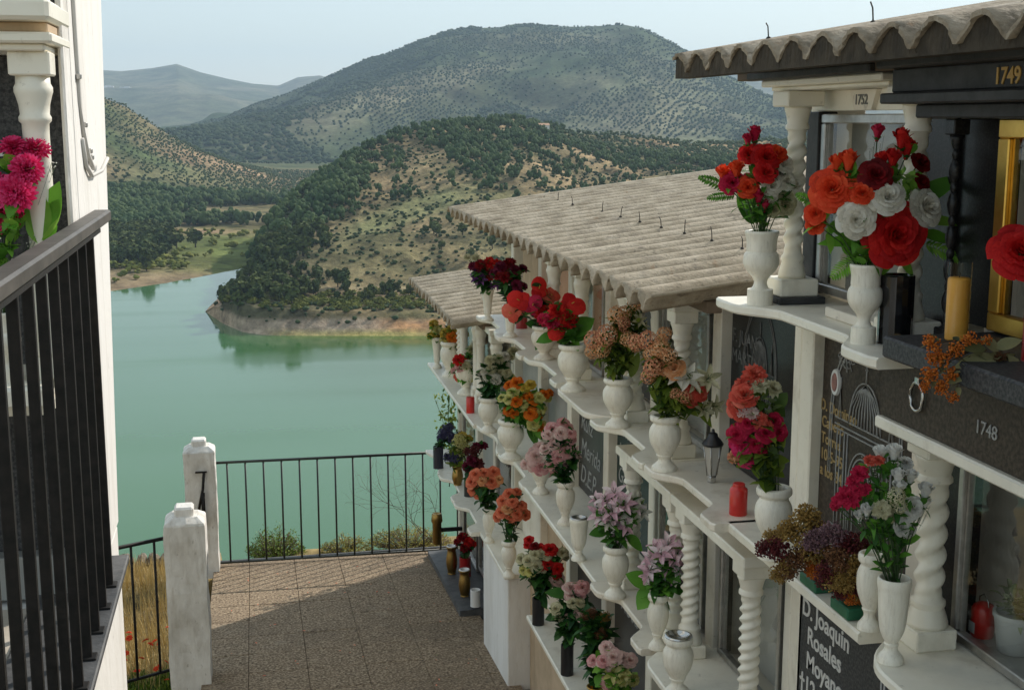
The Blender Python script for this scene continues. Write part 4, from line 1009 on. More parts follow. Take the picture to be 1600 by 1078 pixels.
bouquet('large bouquet with one huge dark red rose, white roses and orange-red roses', 'bouquet', t, d,
  [(1403, 365, 45, 'openrose', 'red', -.02), (1338, 343, 26, 'openrose', 'white'), (1387, 305, 26, 'openrose', 'white', -.01), (1453, 322, 29, 'openrose', 'white'), (1300, 293, 31, 'openrose', 'orangered'),
   (1327, 248, 20, 'bud', 'orangered'), (1369, 272, 24, 'openrose', 'darkred'), (1410, 214, 19, 'bud', 'red'), (1396, 244, 17, 'bud', 'red'), (1441, 252, 14, 'rose', 'darkred', .04), (1444, 284, 13, 'rose', 'darkred', .04),
   (1347, 300, 15, 'rose', 'orangered'), (1272, 333, 15, 'rose', 'orangered'), (1372, 203, 14, 'bud', 'crimson', .05)], (64, 'bright', 32, 16),
  leaves=[(1290, 330, 1242, 302, 26, 'frond'), (1345, 400, 1303, 432, 30, 'frond'), (1350, 380, 1276, 382, 24), (1335, 375, 1290, 352, 26), (1440, 380, 1500, 405, 34, 'frond'), (1440, 345, 1508, 352, 22), (1430, 320, 1505, 272, 34, 'dark'),
          (1420, 290, 1452, 232, 20), (1360, 290, 1330, 275, 18), (1400, 280, 1440, 262, 34, 'frond'), (1395, 400, 1378, 430, 16), (1405, 400, 1425, 432, 16), (1440, 365, 1490, 380, 26), (1330, 400, 1312, 372, 22), (1370, 405, 1352, 428, 14, 'dark')],
  filler=[(1380, 235, 24, 22), (1310, 320, 30, 16), (1370, 290, 30, 14)])
t, d = vase('ribbed black glass vase standing right of the white urn under the large red rose', 1397, 1, 106, 27, 'cylinder', black_gloss, x=1.64, sides=18, cat='vase')
# --- candle, orange spray, dull leaves and red dahlia on black shelf
p = spot(1493, 1.64, -.521); px = depth(p) / F
cr = empty('grave_candle', p, 'tall orange wax candle in a clear glass jar beside the brass door', 'candle')
m = MB(); m.lathe([(.0, 0), (.95, .0), (1, .02), (1, .78), (.9, .8), (0, .8)], n=28); m.v = [(x * 17 * px, y * 17 * px, z * 122 * px) for x, y, z in m.v]; m.build('wax', wax_orange, cr, (0, 0, 0))
m = MB(); m.lathe([(1.08, .01), (1.08, .3), (1.08, .7), (1.08, 1.0)], n=28); m.f = [q for q in m.f if len(q) == 4]; m.sm = m.sm[:len(m.f)]; m.mi = m.mi[:len(m.f)]; m.v = [(x * 17 * px, y * 17 * px, z * 122 * px) for x, y, z in m.v]; m.build('glass_jar', clear_glass, cr, (0, 0, 0))
m = MB(); m.tube([(0, 0, .8 * 122 * px), (.002, 0, .86 * 122 * px)], .0015, 5); m.build('wick', iron, cr, (0, 0, 0))
p = spot(1530, 1.56, -.50)
bouquet('dried orange berry spray hanging over the edge of the black shelf', 'dried spray', p, depth(p) - .02,
  [(1455, 535, 14, 'berry', 'rust'), (1470, 560, 15, 'berry', 'rust'), (1452, 585, 14, 'berry', 'rust'), (1470, 605, 13, 'berry', 'rust'), (1490, 620, 10, 'berry', 'rust'), (1495, 545, 13, 'berry', 'rust'), (1515, 530, 12, 'berry', 'rust'), (1445, 605, 9, 'berry', 'rust'), (1485, 585, 12, 'berry', 'rust'), (1540, 532, 10, 'berry', 'rust'), (1458, 560, 12, 'berry', 'rust')],
  (10, 'dull', 20, 8), name='dried_spray', flat=.15, stemmat=stem_brown, sunk=0)
p = spot(1560, 1.60, -.52)
bouquet('faded olive-green leaves lying on the black shelf by the brass door', 'dried leaves', p, depth(p) - .01,
  [(1560, 560, 9, 'dried', 'brown'), (1530, 580, 9, 'dried', 'brown'), (1580, 585, 8, 'dried', 'brown')], (10, 'dull', 30, 16),
  leaves=[(1560, 560, 1490, 575, 30), (1555, 545, 1600, 530, 22), (1560, 548, 1530, 528, 24), (1530, 560, 1512, 595, 20), (1545, 560, 1535, 605, 18), (1560, 560, 1572, 605, 16), (1575, 555, 1600, 590, 18), (1540, 545, 1500, 545, 22), (1590, 560, 1585, 605, 14), (1520, 575, 1480, 600, 24), (1560, 590, 1600, 610, 20)],
  name='faded_leaves', flat=.2, stemmat=stem_brown, sunk=0)
t, d = vase('red vase standing at the right picture edge on the black shelf', 1612, [*spot(1612, 1.66, -.521)], 90, 16, 'cylinder', dkred)
bouquet('big red dahlia with ragged petals at the right picture edge before the brass door', 'flower', t, d,
  [(1598, 388, 44, 'openrose', 'red'), (1640, 420, 30, 'openrose', 'red')], (8, 'mid', 30, 14))
# --- second shelf, block A
t, d = vase('stout white urn vase with the pink and red roses beside the marble pier', 1206, 2, 112, 29, 'classic', x=1.57, group=VG)
bouquet('tall bunch of coral and crimson roses with bright green leaves leaning by the marble pier', 'bouquet', t, d,
  [(1180, 582, 17, 'carnation', 'coral'), (1163, 614, 21, 'openrose', 'coral'), (1188, 600, 13, 'carnation', 'cream'), (1150, 678, 14, 'openrose', 'crimson'), (1168, 660, 15, 'openrose', 'crimson'), (1186, 655, 13, 'carnation', 'coral'),
   (1197, 675, 15, 'openrose', 'crimson'), (1160, 698, 17, 'openrose', 'magenta'), (1180, 694, 11, 'rose', 'crimson'), (1212, 658, 12, 'rose', 'crimson', .05), (1145, 715, 9, 'carnation', 'dustyrose'), (1210, 605, 13, 'carnation', 'cream', .05), (1175, 645, 10, 'carnation', 'palepink')],
  (64, 'olive', 26, 15), leaves=[(1195, 710, 1232, 680, 22), (1195, 720, 1235, 720, 22), (1180, 715, 1185, 745, 22), (1175, 720, 1150, 730, 18), (1200, 730, 1225, 745, 20), (1210, 640, 1232, 610, 24, 'dark'), (1205, 630, 1225, 650, 24, 'dark'), (1195, 690, 1225, 695, 20)])
p = spot(1153, 1.63, ROW[2]); px = depth(p) / F
rc = empty('grave_candle', p, 'red plastic grave candle beside the stout urn on the second shelf', 'candle')
m = MB(); m.lathe([(.0, 0), (13.5, 0), (14, 1), (14, 40), (13, 42), (9.5, 45), (9.5, 49), (8.5, 50), (0, 50)], n=28); m.v = [(x * px, y * px, z * px) for x, y, z in m.v]; m.build('holder', red_plastic, rc, (0, 0, 0))
p = spot(1112, 1.68, ROW[2]); px = depth(p) / F
ln_ = empty('lantern', p, 'small silver hexagonal lantern with a black lid behind the coral roses', 'lantern')
m = MB(); m.lathe([(6, 0), (7, 1), (7, 8), (5, 10), (8, 12)], n=6, smooth=False); m.v = [(x * px, y * px, z * px) for x, y, z in m.v]; m.build('foot', chrome, ln_, (0, 0, 0))
m = MB()
for k in range(6):
    a = PI / 3 * k; m.tube([(8 * px * math.cos(a), 8 * px * math.sin(a), 11 * px), (15 * px * math.cos(a), 15 * px * math.sin(a), 60 * px)], .9 * px, 4)
m.build('frame', chrome, ln_, (0, 0, 0))
m = MB(); m.lathe([(7.5, 12), (14.5, 60), (14, 60), (7, 12)], n=6, smooth=False); m.v = [(x * px, y * px, z * px) for x, y, z in m.v]; m.build('glass_body', surf('frosted_lantern_glass', (.42, .40, .36), rough=.2), ln_, (0, 0, 0))
m = MB(); m.lathe([(16, 59), (17, 62), (13, 68), (8, 73), (7, 78), (3, 80), (2, 85), (0, 85)], n=18); m.v = [(x * px, y * px, z * px) for x, y, z in m.v]; m.build('lid', black_vase, ln_, (0, 0, 0))
t, d = vase('white urn vase on the rounded shelf corner holding peach roses and lilies', 1038, 2, 86, 25, 'classic', x=1.56, group=VG)
bouquet('bushy spray of peach roses, cream lilies and dusty pink clusters with olive foliage', 'bouquet', t, d,
  [(1052, 574, 17, 'openrose', 'peach'), (1092, 607, 18, 'openrose', 'coral'), (1076, 588, 17, 'lily', 'white'), (1108, 590, 16, 'lily', 'cream'), (1020, 575, 14, 'cluster', 'dustyrose'), (1012, 532, 15, 'cluster', 'dustyrose'), (1032, 545, 14, 'cluster', 'peach'),
   (1038, 522, 11, 'cluster', 'peach'), (1045, 556, 13, 'cluster', 'peach'), (1103, 640, 14, 'lily', 'cream'), (1070, 620, 10, 'cluster', 'dustyrose')],
  (150, 'olive', 24, 8), leaves=[(1040, 640, 1030, 600, 14), (1060, 630, 1090, 650, 16), (1030, 630, 1012, 600, 14), (1085, 630, 1110, 665, 16), (1040, 600, 1010, 560, 14)], filler=[(1030, 590, 30, 30), (1060, 600, 40, 20)])
t, d = vase('white urn vase nearest the twin dividers, below the orange-pink clusters', 965, 2, 76, 24, 'classic', x=1.58, group=VG)
bouquet('tall spray of orange-pink flower clusters with tiny white blossom on bare stems', 'bouquet', t, d,
  [(948, 524, 17, 'cluster', 'dustyrose'), (962, 492, 13, 'cluster', 'peach'), (981, 530, 12, 'cluster', 'peach'), (993, 473, 12, 'cluster', 'peach'), (1000, 500, 9, 'lily', 'cream'), (942, 545, 13, 'cluster', 'peach'), (975, 505, 10, 'cluster', 'dustyrose')],
  (150, 'olive', 20, 7), filler=[(955, 560, 22, 36), (990, 490, 25, 20)], leaves=[(985, 590, 1000, 545, 16), (980, 580, 990, 520, 14), (970, 570, 950, 545, 12)])
t, d = vase('white urn vase with red anthuriums standing at the rounded corner of the middle block shelf', 895, 2, 73, 24, 'classic', x=1.57, group=VG)
bouquet('red anthuriums and red blossom with big glossy green leaves', 'bouquet', t, d,
  [(893, 475, 20, 'spathe', 'red'), (873, 512, 18, 'spathe', 'red'), (872, 485, 15, 'carnation', 'red'), (890, 500, 12, 'carnation', 'red'), (862, 500, 12, 'carnation', 'crimson')],
  (26, 'mid', 26, 15), leaves=[(890, 525, 932, 495, 36), (888, 528, 925, 520, 30), (885, 530, 870, 535, 16, 'dark'), (870, 525, 838, 535, 22), (900, 528, 905, 510, 26, 'dark')])
t, d = vase('pinkish stone vase half hidden behind the red anthuriums', 850, 2, 52, 20, 'classic', marble2, x=1.62, group=VG)
bouquet('tall bright red and pink anthuriums leaning outward over the shelf edge', 'bouquet', t, d,
  [(842, 452, 17, 'spathe', 'red'), (862, 462, 15, 'spathe', 'coral'), (812, 470, 18, 'spathe', 'red'), (800, 490, 16, 'spathe', 'coral'), (832, 478, 16, 'spathe', 'crimson'), (850, 490, 14, 'carnation', 'red')], (24, 'dark', 22, 13),
  leaves=[(850, 520, 838, 545, 16), (845, 510, 820, 505, 20)])
t, d = vase('slim white vase with burgundy and violet flowers, second from the end of the middle shelf', 797, 2, 50, 12, 'slim', x=1.58, group=VG, sides=24)
bouquet('dark burgundy flowers with deep green leaves in the slim white vase', 'bouquet', t, d,
  [(782, 415, 10, 'carnation', 'burgundy'), (795, 410, 10, 'carnation', 'darkred'), (806, 420, 9, 'carnation', 'burgundy'), (790, 432, 9, 'carnation', 'darkred'), (808, 445, 9, 'carnation', 'burgundy'), (812, 460, 8, 'carnation', 'purple')], (50, 'dark', 16, 9))
t, d = vase('slim white vase at the very end of the middle shelf over the far roof', 762, 2, 48, 10, 'slim', x=1.56, group=VG, sides=24)
bouquet('mixed dark red, purple and cream flowers at the very end of the middle shelf', 'bouquet', t, d,
  [(742, 402, 7, 'carnation', 'cream'), (750, 412, 9, 'carnation', 'darkred'), (765, 410, 9, 'carnation', 'red'), (776, 412, 9, 'carnation', 'red'), (745, 428, 8, 'lily', 'purple'), (752, 436, 8, 'lily', 'purple'), (768, 428, 9, 'carnation', 'darkred'), (778, 445, 7, 'lily', 'purple'), (738, 415, 7, 'carnation', 'burgundy')], (46, 'dark', 15, 9))
p = spot(815, 1.72, ROW[2]); px = depth(p) / F
m = MB(); m.lathe([(0, 0), (9, 0), (9, 34), (8, 36), (0, 36)], n=20); m.v = [(x * px, y * px, z * px) for x, y, z in m.v]
o = m.build('grave_candle', dkred, None, (0, 0, 0)); o.location = p; tag(o, 'dark red grave light behind the slim vase and anthuriums', 'candle')
# --- second shelf of block C / third row (z -2.15)
t, d = vase('slim white vase at the far outer end of the long third shelf', 683, 3, 48, 8.5, 'slim', x=1.55, group=VG, sides=20)
bouquet('small yellow-green flower bunch at the far end of the third shelf', 'bouquet', t, d, [(677, 505, 7, 'carnation', 'yellow'), (684, 515, 7, 'carnation', 'lemon'), (679, 522, 6, 'carnation', 'yellow'), (688, 525, 6, 'carnation', 'yellow')], (30, 'mid', 12, 7))
t, d = vase('pale round vase with the golden yellow bunch, next to last on the third shelf', 702, 3, 54, 14, 'classic', x=1.60, group=VG, sides=24)
bouquet('round bunch of golden yellow flowers', 'bouquet', t, d, [(694, 520, 9, 'carnation', 'yellow'), (706, 527, 9, 'carnation', 'orange'), (700, 535, 9, 'carnation', 'yellow'), (712, 520, 8, 'carnation', 'yellow'), (704, 512, 8, 'carnation', 'yellow'), (692, 532, 7, 'carnation', 'lemon')], (50, 'olive', 13, 8))
t, d = vase('white marble vase behind the red cylinder candle, hidden by pink and white blooms', 728, 3, 56, 17, 'classic', x=1.62, group=VG, sides=24)
bouquet('white blooms with red-and-pink carnations above the red cylinder candle', 'bouquet', t, d, [(716, 562, 9, 'carnation', 'red'), (718, 574, 8, 'carnation', 'pink'), (728, 590, 10, 'carnation', 'coral'), (738, 545, 9, 'mum', 'cream'), (742, 538, 8, 'mum', 'white'), (728, 570, 8, 'mum', 'cream'), (744, 562, 9, 'mum', 'white'), (752, 566, 8, 'mum', 'cream'), (738, 590, 7, 'carnation', 'lemon')], (60, 'mid', 14, 8))
p = spot(735, 1.545, ROW[3]); px = depth(p) / F
m = MB(); m.lathe([(0, 0), (6.4, 0), (6.6, .6), (6.6, 24), (6, 25), (0, 25)], n=20); m.v = [(x * px, y * px, z * px) for x, y, z in m.v]
o = m.build('grave_candle', red_plastic, None, (0, 0, 0)); o.location = p; tag(o, 'small bright red cylinder candle at the shelf edge before the pink and white blooms', 'candle')
t, d = vase('white urn vase below the cream chrysanthemums, left of the ribbed round urn', 763, 3, 54, 16, 'classic', x=1.57, group=VG)
bouquet('loose bunch of cream-white chrysanthemums with dark leaves', 'bouquet', t, d, [(768, 575, 10, 'mum', 'cream'), (780, 560, 10, 'mum', 'cream'), (790, 556, 9, 'mum', 'white'), (775, 592, 10, 'mum', 'white'), (765, 562, 9, 'mum', 'cream'), (793, 583, 9, 'mum', 'cream'), (802, 548, 9, 'mum', 'cream'), (757, 580, 8, 'mum', 'white'), (800, 590, 7, 'mum', 'lemon')], (80, 'dark', 17, 10))
t, d = vase('large round ribbed white urn below the orange and yellow roses', 798, 3, 62, 21, 'classic', x=1.58, group=VG)
bouquet('wide drooping bunch of orange roses and pale yellow roses', 'bouquet', t, d, [(806, 597, 10, 'rose', 'orange'), (801, 612, 9, 'rose', 'lemon'), (795, 622, 8, 'rose', 'lemon'), (806, 626, 9, 'rose', 'orange'), (827, 620, 9, 'openrose', 'orange'), (818, 630, 7, 'rose', 'lemon'), (829, 645, 10, 'openrose', 'orange'), (849, 640, 9, 'bud', 'lemon'), (843, 620, 8, 'rose', 'lemon'), (834, 663, 9, 'rose', 'lemon'), (846, 668, 7, 'rose', 'orange'), (794, 640, 8, 'rose', 'orange'), (852, 615, 7, 'rose', 'orange'), (828, 600, 8, 'rose', 'yellow')], (110, 'mid', 18, 11), leaves=[(815, 650, 845, 685, 18, 'dark'), (825, 660, 838, 695, 16, 'dark')])
t, d = vase('white vase behind and under the pale pink open roses', 845, 3, 62, 16, 'classic', x=1.60, group=VG)
bouquet('large pale pink open roses hiding the vase under them', 'bouquet', t, d, [(838, 712, 15, 'openrose', 'palepink'), (846, 728, 13, 'openrose', 'pink'), (845, 698, 11, 'openrose', 'palepink'), (832, 728, 9, 'openrose', 'palepink')], (20, 'dark', 14, 9))
t, d = vase('cream marble urn vase holding the bunch of many small pink roses', 883, 3, 68, 15, 'classic', marble2, x=1.60, group=VG)
bouquet('full bunch of small pink roses with drooping dark leaves', 'bouquet', t, d, [(863, 668, 11, 'openrose', 'pink'), (880, 660, 10, 'openrose', 'pink'), (876, 675, 11, 'openrose', 'palepink'), (892, 676, 9, 'openrose', 'pink'), (857, 678, 8, 'openrose', 'palepink'), (873, 715, 11, 'openrose', 'pink'), (885, 704, 12, 'openrose', 'pink'), (897, 706, 9, 'lily', 'palepink'), (868, 720, 9, 'openrose', 'pink'), (880, 725, 11, 'openrose', 'pink'), (850, 700, 9, 'openrose', 'palepink'), (865, 695, 8, 'rose', 'palepink')], (110, 'dark', 20, 11))
t, d = vase('tapering white cup vase with a metal rim, empty, at the edge of the third shelf', 904, 3, 66, 15, 'cup', x=1.53, group=VG, liner=steel_dull)
t, d = vase('white baluster urn below the first lilac lily bunch', 961, 3, 82, 21, 'classic', x=1.57, group=VG)
bouquet('lilac and white lilies in a loose star-shaped bunch, the upper of two alike', 'bouquet', t, d, [(960, 768, 16, 'lily', 'lilac'), (945, 778, 14, 'lily', 'lilac'), (975, 785, 15, 'lily', 'lilac'), (955, 795, 16, 'lily', 'lilac'), (940, 805, 13, 'lily', 'lilac'), (968, 808, 15, 'lily', 'lilac'), (985, 800, 14, 'lily', 'white'), (992, 778, 12, 'lily', 'white'), (950, 815, 12, 'lily', 'white'), (978, 822, 12, 'lily', 'lilac')], (40, 'mid', 22, 13), leaves=[(950, 830, 920, 835, 20), (980, 835, 1002, 860, 18), (945, 825, 930, 808, 16), (965, 835, 985, 845, 16)])
t, d = vase('slender white urn below the second lilac lily bunch', 1027, 3, 88, 17, 'classic', x=1.58, group=VG)
bouquet('lilac and white lilies with broad pointed leaves, the lower of two alike', 'bouquet', t, d, [(1045, 848, 16, 'lily', 'lilac'), (1032, 862, 15, 'lily', 'lilac'), (1060, 860, 15, 'lily', 'lilac'), (1072, 878, 14, 'lily', 'lilac'), (1040, 880, 16, 'lily', 'lilac'), (1015, 888, 15, 'lily', 'lilac'), (1055, 895, 15, 'lily', 'white'), (1025, 905, 14, 'lily', 'white'), (1068, 900, 13, 'lily', 'lilac'), (1010, 900, 11, 'lily', 'lilac'), (1050, 870, 13, 'lily', 'lilac')], (44, 'mid', 26, 16), leaves=[(1015, 915, 975, 895, 30), (1020, 920, 998, 950, 32), (1060, 915, 1082, 900, 24), (1030, 920, 1020, 940, 26), (1050, 920, 1080, 925, 20)])
t, d = vase('wide white urn with a shiny metal cap, in front of the lower lilac lilies', 1058, 3, 92, 24, 'classic', x=1.525, group=VG, liner=chrome)
t, d = vase('white urn with a shiny metal cap at the bottom edge before the steel framed door', 1160, 3, 92, 24, 'classic', x=1.55, group=VG, liner=chrome)
# --- second shelf, near: urn and fluted cup, dried arrangement
t, d = vase('white urn vase squeezed between the dried flowers and the tapering cup vase', 1357, 2, 122, 22, 'classic', x=1.60, group=VG)
t, d = vase('tall tapering white cup vase holding white rosebuds, beside the twisted column', 1391, 2, 135, 26, 'cup', x=1.555, group=VG)
bouquet('white rosebuds and pink carnations with tiny blossom in the tall cup vase', 'bouquet', t, d, [(1398, 704, 16, 'bud', 'snow'), (1404, 742, 15, 'bud', 'snow'), (1424, 742, 14, 'bud', 'snow'), (1447, 764, 16, 'bud', 'snow'), (1430, 792, 16, 'rose', 'snow'), (1412, 822, 14, 'rose', 'snow'), (1355, 795, 13, 'bud', 'snow'), (1378, 795, 14, 'carnation', 'cream'), (1400, 775, 14, 'cluster', 'cream'), (1325, 775, 17, 'carnation', 'crimson'), (1344, 738, 12, 'carnation', 'crimson'), (1308, 782, 9, 'carnation', 'crimson'), (1415, 722, 13, 'mum', 'snow', .03), (1360, 718, 9, 'carnation', 'coral'), (1340, 765, 10, 'carnation', 'crimson')],
  (70, 'mid', 24, 9), filler=[(1360, 735, 26, 50), (1370, 760, 26, 34), (1440, 790, 26, 14), (1400, 790, 20, 26)], leaves=[(1380, 840, 1350, 812, 20), (1385, 845, 1345, 835, 22), (1400, 845, 1440, 838, 24), (1390, 840, 1375, 810, 20), (1400, 720, 1380, 745, 18)], )
for i, (u, lab) in enumerate(((1278, 'dried ochre and maroon flowers in a green plastic tray, the left one of two trays'), (1328, 'dried brown and maroon flowers in a green plastic tray, touching the white urn'))):
    p = spot(u, 1.60, ROW[2]); px = depth(p) / F
    tr = MB(); tr.box(p.x - .035, p.x + .035, p.y - .055, p.y + .055, ROW[2] + .0005, ROW[2] + .035, .004)
    o = tr.build('flower_tray', green_foam, None, tuple(p)); tag(o, ['green plastic tray under the ochre dried flowers', 'green plastic tray nearest the white urn, under brown dried flowers'][i], 'tray', 'green trays of dried flowers')
    fl = [[(1260, 812, 20, 'dried', 'ochre'), (1240, 832, 19, 'dried', 'ochre'), (1215, 858, 17, 'dried', 'maroon'), (1275, 838, 19, 'dried', 'mauve'), (1262, 862, 19, 'dried', 'ochre'), (1245, 872, 17, 'dried', 'brown'), (1285, 868, 17, 'dried', 'brown'), (1225, 835, 14, 'dried', 'ochre'), (1268, 885, 15, 'dried', 'rust'), (1228, 885, 13, 'dried', 'ochre')],
          [(1300, 840, 20, 'dried', 'mauve'), (1325, 855, 18, 'dried', 'maroon'), (1310, 875, 18, 'dried', 'brown'), (1335, 882, 17, 'dried', 'ochre'), (1318, 905, 17, 'dried', 'ochre'), (1335, 915, 15, 'dried', 'maroon'), (1290, 895, 14, 'dried', 'maroon'), (1302, 905, 14, 'dried', 'ochre'), (1328, 932, 11, 'dried', 'rust'), (1335, 860, 14, 'dried', 'brown')]][i]
    bouquet(lab, 'dried flowers', p + Vector((0, 0, .035)), depth(p) - .0, fl, (0, 'dull', 10, 4), name='dried_arrangement', flat=.35, stemmat=stem_brown, sunk=.005)
# --- behind the glass at the right: red lantern and potted plant
p = spot(1534, 1.87, ROW[2] + .004); px = depth(p) / F
rl2 = empty('grave_lantern', p, 'red grave lantern with a small white label behind the glass door', 'lantern')
m = MB(); m.lathe([(0, 0), (17, 0), (18, 2), (18, 44), (15, 50), (9, 54), (0, 56)], n=24); m.v = [(x * px, y * px, z * px) for x, y, z in m.v]; m.build('holder', red_plastic, rl2, (0, 0, 0))
m = MB(); m.box(-.0185 * 1, -.0178, -.014, .014, .012, .042); m.v = [(-18.6 * px + (x + .018) , y, z) for x, y, z in m.v]; m.build('paper_label', white_plastic, rl2, (0, 0, 0))
m = MB(); m.tube([(0, -14 * px, 40 * px), (0, -12 * px, 60 * px), (0, 0, 68 * px), (0, 12 * px, 60 * px), (0, 14 * px, 40 * px)], 1.2 * px, 6); m.build('handle', chrome, rl2, (0, 0, 0))
p = spot(1584, 1.895, ROW[2] + .004); px = depth(p) / F
pt = empty('potted_plant', p, 'pale green leafy plant in a white pot at the right edge of the second shelf', 'potted plant')
m = MB(); m.lathe([(0, 0), (24, 0), (26, 2), (33, 56), (35, 57), (35, 64), (31, 64), (29, 50), (0, 50)], n=28); m.v = [(x * px, y * px, z * px) for x, y, z in m.v]; m.build('pot', white_plastic, pt, (0, 0, 0))
m = MB(); rr = random.Random(5)
for i in range(70):
    a = rr.uniform(0, 6.28); e = rr.uniform(.15, 1.35); dd = Vector((math.cos(a) * math.cos(e), math.sin(a) * math.cos(e), math.sin(e)))
    b = Vector((0, 0, 58 * px)) + dd * rr.uniform(5, 40) * px
    if b.x < -.035: b.x = -.035
    if b.x + dd.x * .07 < -.07: dd.x = abs(dd.x)
    leaf(m, b, dd + rnd2(rr) * .4, (0, 0, 1), rr.uniform(22, 40) * px, rr.uniform(8, 13) * px, .5, .3, int(rr.random() < .4), 5)
m.build('leaves', list(LG['pale']), pt, (0, 0, 0))
# --- lowest shelves (z -2.95)
t, d = vase('slender white vase with round salmon rose posy, second along the lowest scalloped shelf', 795, 4, 58, 12, 'classic', x=1.57, group=VG)
bouquet('tight upright posy of salmon roses in front of the pale corner wall', 'bouquet', t, d, [(795, 770, 9, 'openrose', 'salmon'), (785, 782, 9, 'openrose', 'salmon'), (800, 783, 9, 'openrose', 'salmon'), (792, 793, 9, 'openrose', 'peach'), (782, 800, 9, 'openrose', 'salmon'), (809, 803, 10, 'openrose', 'salmon'), (808, 790, 8, 'openrose', 'salmon'), (798, 808, 8, 'openrose', 'salmon')], (30, 'dark', 15, 9))
t, d = vase('slender white vase under the spreading salmon roses, the farther of the two', 764, 4, 54, 10, 'classic', x=1.57, group=VG)
bouquet('spreading bunch of salmon roses with dark leaves, left of the tight posy', 'bouquet', t, d, [(742, 740, 10, 'openrose', 'salmon'), (735, 752, 10, 'openrose', 'salmon'), (738, 766, 9, 'openrose', 'salmon'), (757, 738, 9, 'openrose', 'salmon'), (772, 736, 10, 'openrose', 'salmon'), (768, 752, 10, 'openrose', 'salmon'), (780, 748, 8, 'openrose', 'peach'), (753, 750, 8, 'openrose', 'peach')], (40, 'dark', 16, 10))
t, d = vase('dark blue ceramic jar at the far end of the lowest shelf', 685, 4, 34, 8, 'cylinder', blue_ceramic, x=1.50, sides=24)
bouquet('dusty violet flowers spilling from the dark blue jar', 'bouquet', t, d, [(700, 672, 9, 'dried', 'violetgrey'), (706, 684, 8, 'dried', 'violetgrey'), (695, 680, 7, 'dried', 'violetgrey')], (12, 'dark', 12, 6), sunk=0)
t, d = vase('bronze flower pot standing among yellow-green and violet flowers on the lowest shelf', 715, 4, 30, 9, 'bronze', bronze, x=1.58, sides=24)
bouquet('yellow-green foliage with a few violet flowers at the far lowest shelf', 'bouquet', t, d, [(718, 690, 9, 'dried', 'lemon'), (724, 680, 8, 'carnation', 'yellow'), (712, 715, 8, 'dried', 'violetgrey'), (720, 705, 7, 'carnation', 'lemon')], (60, 'olive', 16, 9))
t, d = vase('small dark jar between the bronze pot and the salmon roses', 733, 4, 26, 8, 'cylinder', black_vase, x=1.62, sides=24)
bouquet('deep magenta flowers in the small dark jar beside the salmon roses', 'bouquet', t, d, [(742, 705, 8, 'dried', 'maroon'), (738, 718, 9, 'carnation', 'burgundy'), (748, 725, 8, 'carnation', 'maroon'), (745, 695, 7, 'carnation', 'burgundy'), (730, 730, 8, 'carnation', 'burgundy')], (26, 'dark', 13, 7))
t, d = vase('matt black cylinder vase with red and cream roses, upper of two black cylinders', 841, 4, 42, 9.5, 'cylinder', black_vase, x=1.585, sides=24, group='matt black cylinder vases')
bouquet('mixed red and cream roses in the upper black cylinder', 'bouquet', t, d, [(826, 842, 7, 'rose', 'red'), (860, 857, 10, 'rose', 'red'), (836, 866, 9, 'rose', 'cream'), (845, 864, 8, 'rose', 'cream'), (826, 876, 9, 'rose', 'cream'), (838, 884, 9, 'rose', 'cream'), (828, 892, 8, 'rose', 'lemon'), (856, 880, 8, 'rose', 'red'), (872, 888, 8, 'rose', 'red'), (871, 904, 12, 'openrose', 'palepink'), (880, 862, 8, 'rose', 'cream'), (835, 852, 7, 'rose', 'darkred')], (90, 'dark', 18, 9))
t, d = vase('matt black cylinder vase with pink roses, lower of two black cylinders', 886, 4, 48, 10, 'cylinder', black_vase, x=1.585, sides=24, group='matt black cylinder vases')
bouquet('soft pink roses with dark leaves in the lower black cylinder', 'bouquet', t, d, [(892, 916, 12, 'openrose', 'palepink'), (910, 916, 11, 'openrose', 'pink'), (896, 940, 10, 'openrose', 'cream'), (913, 958, 14, 'openrose', 'palepink'), (893, 970, 12, 'openrose', 'palepink'), (868, 950, 10, 'openrose', 'cream'), (905, 942, 8, 'rose', 'cream')], (110, 'dark', 20, 11), filler=[(915, 985, 12, 18)], leaves=[(880, 960, 852, 968, 18), (890, 930, 850, 925, 20)])
t, d = vase('gold vase half covered by dark green foliage', 930, 4, 52, 14, 'bronze', gold, x=1.60)
bouquet('dark green foliage bunch with thin gold stems in the gold vase', 'greenery', t, d, [(925, 960, 8, 'dried', 'brown'), (945, 965, 8, 'dried', 'ochre'), (938, 990, 8, 'dried', 'brown')], (120, 'dark', 26, 12))
t, d = vase('white urn vase just above the bottom edge under pink and yellow-green blooms', 962, 4, 60, 17, 'classic', x=1.57, group=VG)
bouquet('pale pink roses and yellow-green flowers at the bottom edge of the shelves', 'bouquet', t, d, [(947, 1010, 11, 'openrose', 'palepink'), (958, 1025, 13, 'openrose', 'palepink'), (942, 1030, 11, 'openrose', 'pink'), (985, 1030, 12, 'openrose', 'palepink'), (958, 1050, 13, 'lily', 'lemon'), (975, 1060, 11, 'carnation', 'lemon'), (950, 1068, 11, 'openrose', 'pink'), (990, 1062, 10, 'carnation', 'lemon')], (70, 'bright', 20, 12))
